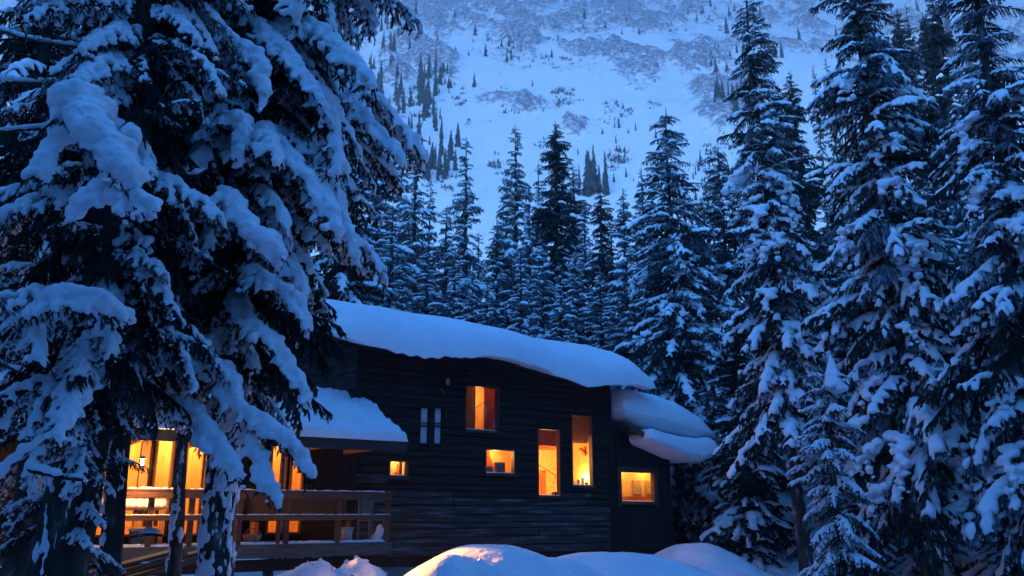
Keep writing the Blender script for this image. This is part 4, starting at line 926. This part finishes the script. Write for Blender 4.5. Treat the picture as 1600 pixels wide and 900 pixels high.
S = [(0, 0, .0, .15, .15, .12), (0, 0, .1, .12, .12, .12), (0, 0, .2, .075, .075, .11), (0, 0, .29, .04, .04, .09), (.05, 0, -.05, .17, .14, .08)]
v = at(1302, 600, 16.4); cap = link('snow_cap', blob_mesh('snow_cap', S, .025, M['snow']), None, v); cap.scale = (1.5, 1.5, 1.6); tag(cap, 'pointed cap of snow on the tip of the short young spruce', 'snow')

FP = [fir_proto(500, 17, 2.3, whorl=.26, nper=6, prof=.72, topdark=.15), fir_proto(501, 17, 2.0, whorl=.25, nper=6, sparse=.15, prof=.72), fir_proto(502, 17, 2.4, whorl=.3, nper=6, sparse=.3, rag=.45, prof=.75),
      fir_proto(503, 17, 2.2, whorl=.23, nper=7, topdark=.75, prof=.65, needle='needle'), fir_proto(504, 17, 1.7, whorl=.23, nper=6, prof=.65)]
GRP = 'spruces standing behind and beside the cabin'
TR = [ # px top, py top, Y, proto, width mul, label
 (637, 215, 41, 2, 1.1, 'open ragged spruce with spreading twigs nearest the foreground spruce'), (722, 222, 40, 1, .9, 'spruce with level snowy tiers second from the left behind the roof'), (690, 330, 37, 0, 1.0, 'low bushy spruce tucked between the two left spruces behind the roof'),
 (806, 203, 42, 0, .95, 'slender pointed spruce above the middle of the roof'), (790, 290, 44, 4, .9, 'thin spruce hugging the left flank of the pointed middle spruce'), (829, 300, 39, 1, .8, 'short spruce on the right flank of the pointed middle spruce'), (875, 197, 43, 3, 1.15, 'darkest full spruce behind the roof with almost no snow at its top'),
 (950, 300, 38, 3, .8, 'dark spruce of middle height right of the darkest spruce'), (922, 330, 40, 1, .9, 'broken spruce top left of the middle height dark spruce'), (988, 303, 36, 4, .95, 'narrow needle thin spruce with even snowy tiers above the roof end'), (966, 350, 38, 0, .7, 'short spruce squeezed between the dark one and the needle thin one'),
 (1021, 270, 39, 4, .8, 'slim spruce left of the tall pointed one behind the lean-to'), (1038, 288, 41, 4, .7, 'slimmer shorter spruce touching the tall pointed one'), (1097, 350, 42, 4, .6, 'thin dark spire right of the tall pointed spruce'), (1114, 320, 44, 1, .8, 'small spruce in the notch right of the thin dark spire'),
 (572, 180, 36, 0, 1.2, 'spruce half hidden by the drooping foreground boughs'), (600, 330, 33, 1, 1.0, 'lower spruce whose twigs touch the left end of the roof snow'), (540, 300, 30, 0, 1.1, 'spruce behind the foreground boughs over the roof end'),
 (1268, 140, 38, 3, 1.0, 'dark spruce between the two tallest right spruces'), (1291, 118, 40, 3, .9, 'dark pointed spruce taller than its neighbour between the right giants'), (1250, 170, 37, 3, 1.0, 'dark lower spruce closest to the bare trunk spruce'), (1333, 105, 52, 4, .55, 'isolated pencil thin spruce against the snow slope'), (1357, 95, 46, 4, .7, 'thin dark spruce left of the largest right spruce'),
 (1495, 20, 42, 3, .8, 'dark spire right of the largest right spruce'), (1512, 14, 44, 4, .9, 'second dark spire right of the largest right spruce'), (1541, 26, 40, 3, .8, 'third dark spire toward the right edge'), (1562, -5, 38, 3, .9, 'dark tall spruce left of the spruce at the right edge'), (1590, 80, 34, 0, 1.1, 'snowy spruce behind the cut off right spruce'),
 (1330, 330, 27, 0, 1.1, 'snowy middle height spruce behind the small capped one'), (1290, 400, 30, 1, 1.1, 'lower snowy spruce behind the tall bare trunk'), (1500, 300, 25, 0, 1.1, 'snow heavy spruce right of the largest trunk'), (1560, 420, 22, 1, 1.0, 'snowy spruce low at the right near the picture edge'), (1390, 380, 29, 1, 1.0, 'spruce filling in behind the largest trunk'),
 (1118, 520, 30, 0, .8, 'short snowy spruce just right of the cabin lean-to'), (1165, 500, 27, 3, 1.0, 'dark skirted spruce left of the bright snow gap'), (1080, 600, 33, 1, .8, 'lowest snowy spruce behind the lean-to wall'), (1450, 520, 24, 0, 1.0, 'snowy young spruce right behind the largest trunk'), (1330, 640, 24, 1, 1.0, 'half hidden young spruce behind the small capped one'),
 (660, 400, 33, 1, 1.1, 'bushy low spruce over the left roof snow'), (760, 420, 35, 1, .7, 'low spruce in the gap left of the middle spruce'), (850, 380, 36, 0, .9, 'low snowy spruce under the darkest spruce'), (905, 400, 35, 0, .9, 'low snowy spruce leaning over the roof middle'), (1000, 430, 33, 0, .8, 'low snowy spruce over the right roof end'), (1035, 420, 34, 3, .8, 'low dark spruce between roof end and tall pointed spruce'),
 (662, 300, 45, 2, .9, 'grey ragged spruce between the open one and the tiered one'), (745, 370, 46, 1, .8, 'faint spruce right of the tiered one low on the slope'), (775, 350, 41, 4, 1.1, 'narrow spruce just left of the pointed middle spruce'), (612, 250, 44, 2, .9, 'faint ragged spruce beside the foreground bough tips'),
 (845, 260, 46, 1, .8, 'spruce tucked close to the left side of the darkest spruce'), (905, 265, 45, 4, 1.2, 'narrow spruce tucked close to the right side of the darkest spruce'), (1008, 350, 43, 4, 1.0, 'narrow spruce right of the needle thin tiered one'), (705, 400, 36, 1, .9, 'low snow heavy spruce under the tiered left spruce'),
 (735, 430, 34, 0, .8, 'lowest spruce peeping over the roof snow left of middle'), (880, 420, 33, 1, .8, 'lowest spruce peeping over the roof snow below the darkest one'), (945, 430, 34, 0, .9, 'snowy low spruce below the middle height dark spruce'), (620, 420, 31, 0, .9, 'low snowy spruce at the left end of the roof crest'), (815, 400, 34, 1, .9, 'low snowy spruce at the foot of the pointed middle spruce')]
for i, (px, py, Y, pi, wm, lab) in enumerate(TR):
    x, y, z = ground_under(px, Y); zt = at(px, py, Y).z; h = zt - z + .3
    plant(FP[pi], x, y, z - .3, h + .3, i * 1.7, lab, None, name='spruce_tree', wmul=wm * (17 / max(h, 6)) ** .45)

# unseen forest added behind the viewer to keep the low sky off the cabin
# ---------------------------------------------------------------- mountain trees
def spire_mesh(seed, n=9, sparse=0):
    rg_ = np.random.default_rng(seed); V = []; F = []; k = 0
    for i in range(n * 3):
        t = i / (n * 3); r = (.17 * (1 - t) ** .75 + .012)
        for j in range(7):
            if rg_.uniform() < sparse: continue
            a = rg_.uniform(0, 6.283); w_ = r * rg_.uniform(.35, .6); R_ = r * rg_.uniform(.6, 1.25); z0_ = .04 + t * .93
            c, s = math.cos(a), math.sin(a)
            V += [(0, 0, z0_ + .05), (R_ * c - w_ * s, R_ * s + w_ * c, z0_ - r * .45), (R_ * c * 1.15, R_ * s * 1.15, z0_ - r * .6), (R_ * c + w_ * s, R_ * s - w_ * c, z0_ - r * .4)]
            F.append((k, k + 1, k + 2, k + 3)); k += 4
    V += [(-.02, 0, 0), (.02, 0, 0), (0, 0, 1.0)]; T = [(k, k + 1, k + 2)]
    V += [(0, -.02, 0), (0, .02, 0), (0, 0, 1.0)]; T.append((k + 3, k + 4, k + 5))
    return np_mesh('spruce', V, [np.array(F), np.array(T)], M['far_needle'])
SP = [spire_mesh(700), spire_mesh(701, 10, .2), spire_mesh(702, 8, .4), spire_mesh(703, 9, .1)]
rgm = np.random.default_rng(77)
SPA = [(lambda m_: (arrs_any(m_)[0], np.array(arrs_any(m_)[1][4])))(m_) for m_ in SP]
BV = []; BQ = []; bn_ = 0
for i in range(110):   # added trees out of view, blocking low sky light
    a = math.radians(rg.uniform(-200, 20)); d = rg.uniform(11, 32); x, y = d * 1.3 * math.cos(a), 2 + d * math.sin(a)
    if y > -4 and abs(x) < 18: continue
    h = rg.uniform(17, 24); v_, q_ = SPA[i % 4]; BV.append(v_ * [h * .9, h * .9, h] + [x, y, ground_base(x, y)]); BQ.append(q_ + bn_); bn_ += len(v_)
o = link('sky_blocking_forest', np_mesh('sky_blocking_forest', np.concatenate(BV), np.concatenate(BQ), M['far_needle'])); tag(o, 'unseen dark forest added around the viewer to block low sky light', 'forest', kind='stuff')
TV = []; TQ = []; tn_ = 0
def tiny_tree(px, pybase, hpx):
    global tn_
    p = hit_ground(px, pybase, 70)
    if p is None: return
    h = hpx * (p - CAM).length / FPX * 1.05; v_, q_ = SPA[rgm.integers(4)]; w_ = rgm.uniform(.45, .9); TV.append(v_ * [h * w_, h * w_, h] + np.array(p)); TQ.append(q_ + tn_); tn_ += len(v_)
def far_tree(px, pybase, hpx, w_=1.0, grp=None, lab=None):
    p = hit_ground(px, pybase, 70)
    if p is None: return
    h = hpx * (p - CAM).length / FPX * 1.05
    o = link('spruce_tree', SP[rgm.integers(4)], None, p - Vector((0, 0, .1 * h)), (0, 0, rgm.uniform(0, 6)), (h * w_ * 1.0, h * w_, h * 1.1)); tag(o, lab, 'tree', grp); return o
CL = [  # cx, cy, rx, ry, n, hmin, hmax, w, label, group
 ((655, 185), 48, 85, 38, 18, 55, 'slim spruce in the steep grove on the upper left mountain slope', 'grove on the upper left slope'),
 ((610, 235), 22, 50, 14, 20, 45, 'slim spruce low in the grove beside the foreground boughs', 'spruces beside the foreground boughs'),
 ((680, 270), 34, 14, 14, 25, 55, 'narrow dark spire in the row on the slope above the left spruces', 'row of spires on the left slope'),
 ((690, 130), 20, 20, 8, 12, 25, 'small spruce just right of the upper left crags', 'small spruces by the left crags'),
 ((1150, 170), 34, 34, 22, 25, 55, 'slim spruce in the grove on the upper right mountain slope', 'grove on the upper right slope'),
 ((1125, 105), 30, 25, 9, 12, 25, 'small spruce above the upper right grove', 'small spruces on the upper right slope'),
 ((1110, 20), 60, 15, 9, 10, 22, 'tiny spruce high on the right snow slope under the top edge', 'tiny spruces near the top edge'),
 ((925, 302), 26, 8, 8, 45, 82, 'dark spruce in the compact clump on the slope behind the roof', 'compact spruce clump on the slope'),
 ((1330, 230), 60, 40, 12, 25, 50, 'thin spruce on the slope glimpsed between the right giants', 'spruces glimpsed between the right giants'),
 ((870, 310), 12, 20, 3, 40, 60, 'faint spruce on the slope beside the darkest spruce', 'faint spruces by the darkest spruce'),
 ((1510, 110), 50, 40, 14, 40, 80, 'hazy spruce high on the slope at the upper right', 'hazy spruces upper right'),
 ((560, 60), 60, 90, 14, 20, 50, 'x', 'slope left of the crags'),
 ((900, 60), 120, 50, 16, 8, 20, 'x', 'upper crags in the middle'),
 ((1190, 60), 60, 60, 16, 14, 34, 'x', 'slope by the bare trunk spruce top'),
 ((990, 240), 90, 60, 10, 8, 18, 'x', 'open slope right of the clump'),
 ((600, 130), 30, 60, 16, 18, 45, 'x', 'slope seen past the drooping boughs'),
 ((1100, 290), 50, 40, 14, 10, 26, 'x', 'slope left of the dense right spruce'),
 ((760, 60), 80, 40, 14, 8, 24, 'x', 'crags above the snowfield'),
 ((1400, 60), 120, 50, 14, 20, 50, 'x', 'high slope behind the right giants'),
 ((640, 60), 60, 40, 22, 14, 30, 'small spruce among the crags at the top left of the slope', 'small spruces among the left crags')]
ORD = 'first second third fourth fifth sixth seventh eighth ninth tenth eleventh twelfth thirteenth fourteenth fifteenth sixteenth seventeenth eighteenth nineteenth twentieth'.split()
def ordinal(i, n):
    if i < (n + 1) // 2: return ('leftmost' if i == 0 else ORD[i] + ' from the left') if i < 20 else 'twenty-' + ORD[i - 20] + ' from the left'
    j = n - 1 - i; return ('rightmost' if j == 0 else ORD[j] + ' from the right') if j < 20 else 'twenty-' + ORD[j - 20] + ' from the right'
for (c_, rx, ry, n, h0, h1, lab, grp) in CL:
    made = []
    if h1 <= 26:
        for i in range(int(n * 1.8)):
            a = rgm.uniform(0, 6.283); q = rgm.uniform() ** .5; tiny_tree(c_[0] + rx * q * math.cos(a), c_[1] + ry * q * math.sin(a), rgm.uniform(h0 * .7, h1))
        continue
    for i in range(n):
        a = rgm.uniform(0, 6.283); q = rgm.uniform() ** .5; hh = rgm.uniform(h0, h1); o = far_tree(c_[0] + rx * q * math.cos(a), c_[1] + ry * q * math.sin(a), hh, rgm.uniform(.38, .75), grp, lab)
        if o: made.append((topix(o.location)[0], hh, o))
    made.sort(key=lambda q: q[0])
    for i, (_, hh, o) in enumerate(made): o['label'] = ('tall' if hh > (h0 + h1) / 2 else 'short') + ' spruce, ' + ordinal(i, len(made)) + ' in the ' + grp
for px, py, h, lab in ((741, 138, 26, 'lone small spruce high on the open snowfield'), (832, 135, 12, 'tiny lone spruce above the middle rocks'), (663, 190, 20, 'lone spruce on the snow beside the left grove'), (715, 230, 42, 'lone thin spruce with a bare top above the spire row'), (968, 238, 12, 'tiny spruce on the snow right of the clump'), (704, 250, 50, 'tallest spire of the row left of the tiered spruce')): far_tree(px, py, h, .7, None, lab)
o = link('tiny_mountain_trees', np_mesh('tiny_mountain_trees', np.concatenate(TV), np.concatenate(TQ), M['far_needle'])); tag(o, 'scattered tiny conifers dotting the high snow slope', 'trees', kind='stuff')
# scrub: low bushes poking from the snow
VS = []; FS = []
def scrub_patch(cx, cy, rx, ry, n, s):
    global VS
    for i in range(n):
        a = rgm.uniform(0, 6.283); q = rgm.uniform() ** .6; p = hit_ground(cx + rx * q * math.cos(a), cy + ry * q * math.sin(a), 70)
        if p is None: continue
        for j in range(rgm.integers(5, 12)):
            h = s * rgm.uniform(.4, 1.2) * p.y / 250; b_ = p + Vector((rgm.normal() * s * .5, rgm.normal() * s * .4, -.2)); w_ = h * rgm.uniform(.08, .25); d = Vector((rgm.normal() * h * .3, rgm.normal() * h * .3, h)); k = len(VS)
            VS += [b_ - Vector((w_, 0, 0)), b_ + Vector((w_, 0, 0)), b_ + d]; FS.append((k, k + 1, k + 2))
for a in ((830, 158, 22, 6, 26, 1.6), (815, 172, 40, 9, 34, 1.6), (765, 155, 25, 6, 18, 1.2), (885, 160, 22, 10, 14, 1.4), (960, 178, 28, 20, 40, 1.3), (900, 190, 18, 12, 16, 1.4), (795, 65, 60, 12, 20, 1.5), (780, 145, 30, 8, 10, 1.2), (1020, 170, 20, 10, 6, 1.3), (880, 145, 20, 8, 12, 1.5),
          (1120, 255, 35, 30, 44, 1.6), (965, 255, 16, 20, 22, 1.8), (850, 230, 12, 18, 12, 1.5), (780, 260, 18, 20, 18, 1.5), (745, 195, 30, 10, 10, 1.0), (1110, 300, 30, 20, 18, 1.6), (1140, 200, 30, 15, 14, 1.5), (640, 170, 40, 40, 30, 1.6), (700, 150, 30, 20, 16, 1.3), (690, 290, 30, 20, 20, 1.6), (1100, 40, 60, 30, 26, 1.3), (860, 80, 80, 30, 40, 1.3), (1000, 100, 40, 30, 20, 1.3)): scrub_patch(*a)
o = link('mountain_scrub', np_mesh('mountain_scrub', [tuple(v) for v in VS], np.array(FS), M['far_needle'])); tag(o, 'low dark scrub poking through the mountain snow', 'scrub', kind='stuff')

# ---------------------------------------------------------------- haze
zmax = float(MV[:, 2].max()) + 6
hz = MB().box(-1400, 1400, -60, 1200, -2, zmax).build('haze', mat('tmp', (1, 1, 1)), None); hm = bpy.data.materials.new('haze_air'); hm.use_nodes = True; t = hm.node_tree; t.nodes.clear()
ou = t.nodes.new('ShaderNodeOutputMaterial'); pv = t.nodes.new('ShaderNodeVolumePrincipled'); pv.inputs['Color'].default_value = (.8, .88, 1, 1); pv.inputs['Density'].default_value = .0009; t.links.new(pv.outputs[0], ou.inputs['Volume'])
hz.data.materials.clear(); hz.data.materials.append(hm); tag(hz, kind='stuff'); hz.display_type = 'WIRE'
if 'tree_stump' in bpy.data.objects: bpy.data.objects.remove(bpy.data.objects['tree_stump'])
tri = sum(sum(len(p.vertices) - 2 for p in me.polygons) for me in bpy.data.meshes if me.users); print('TRIS', tri)
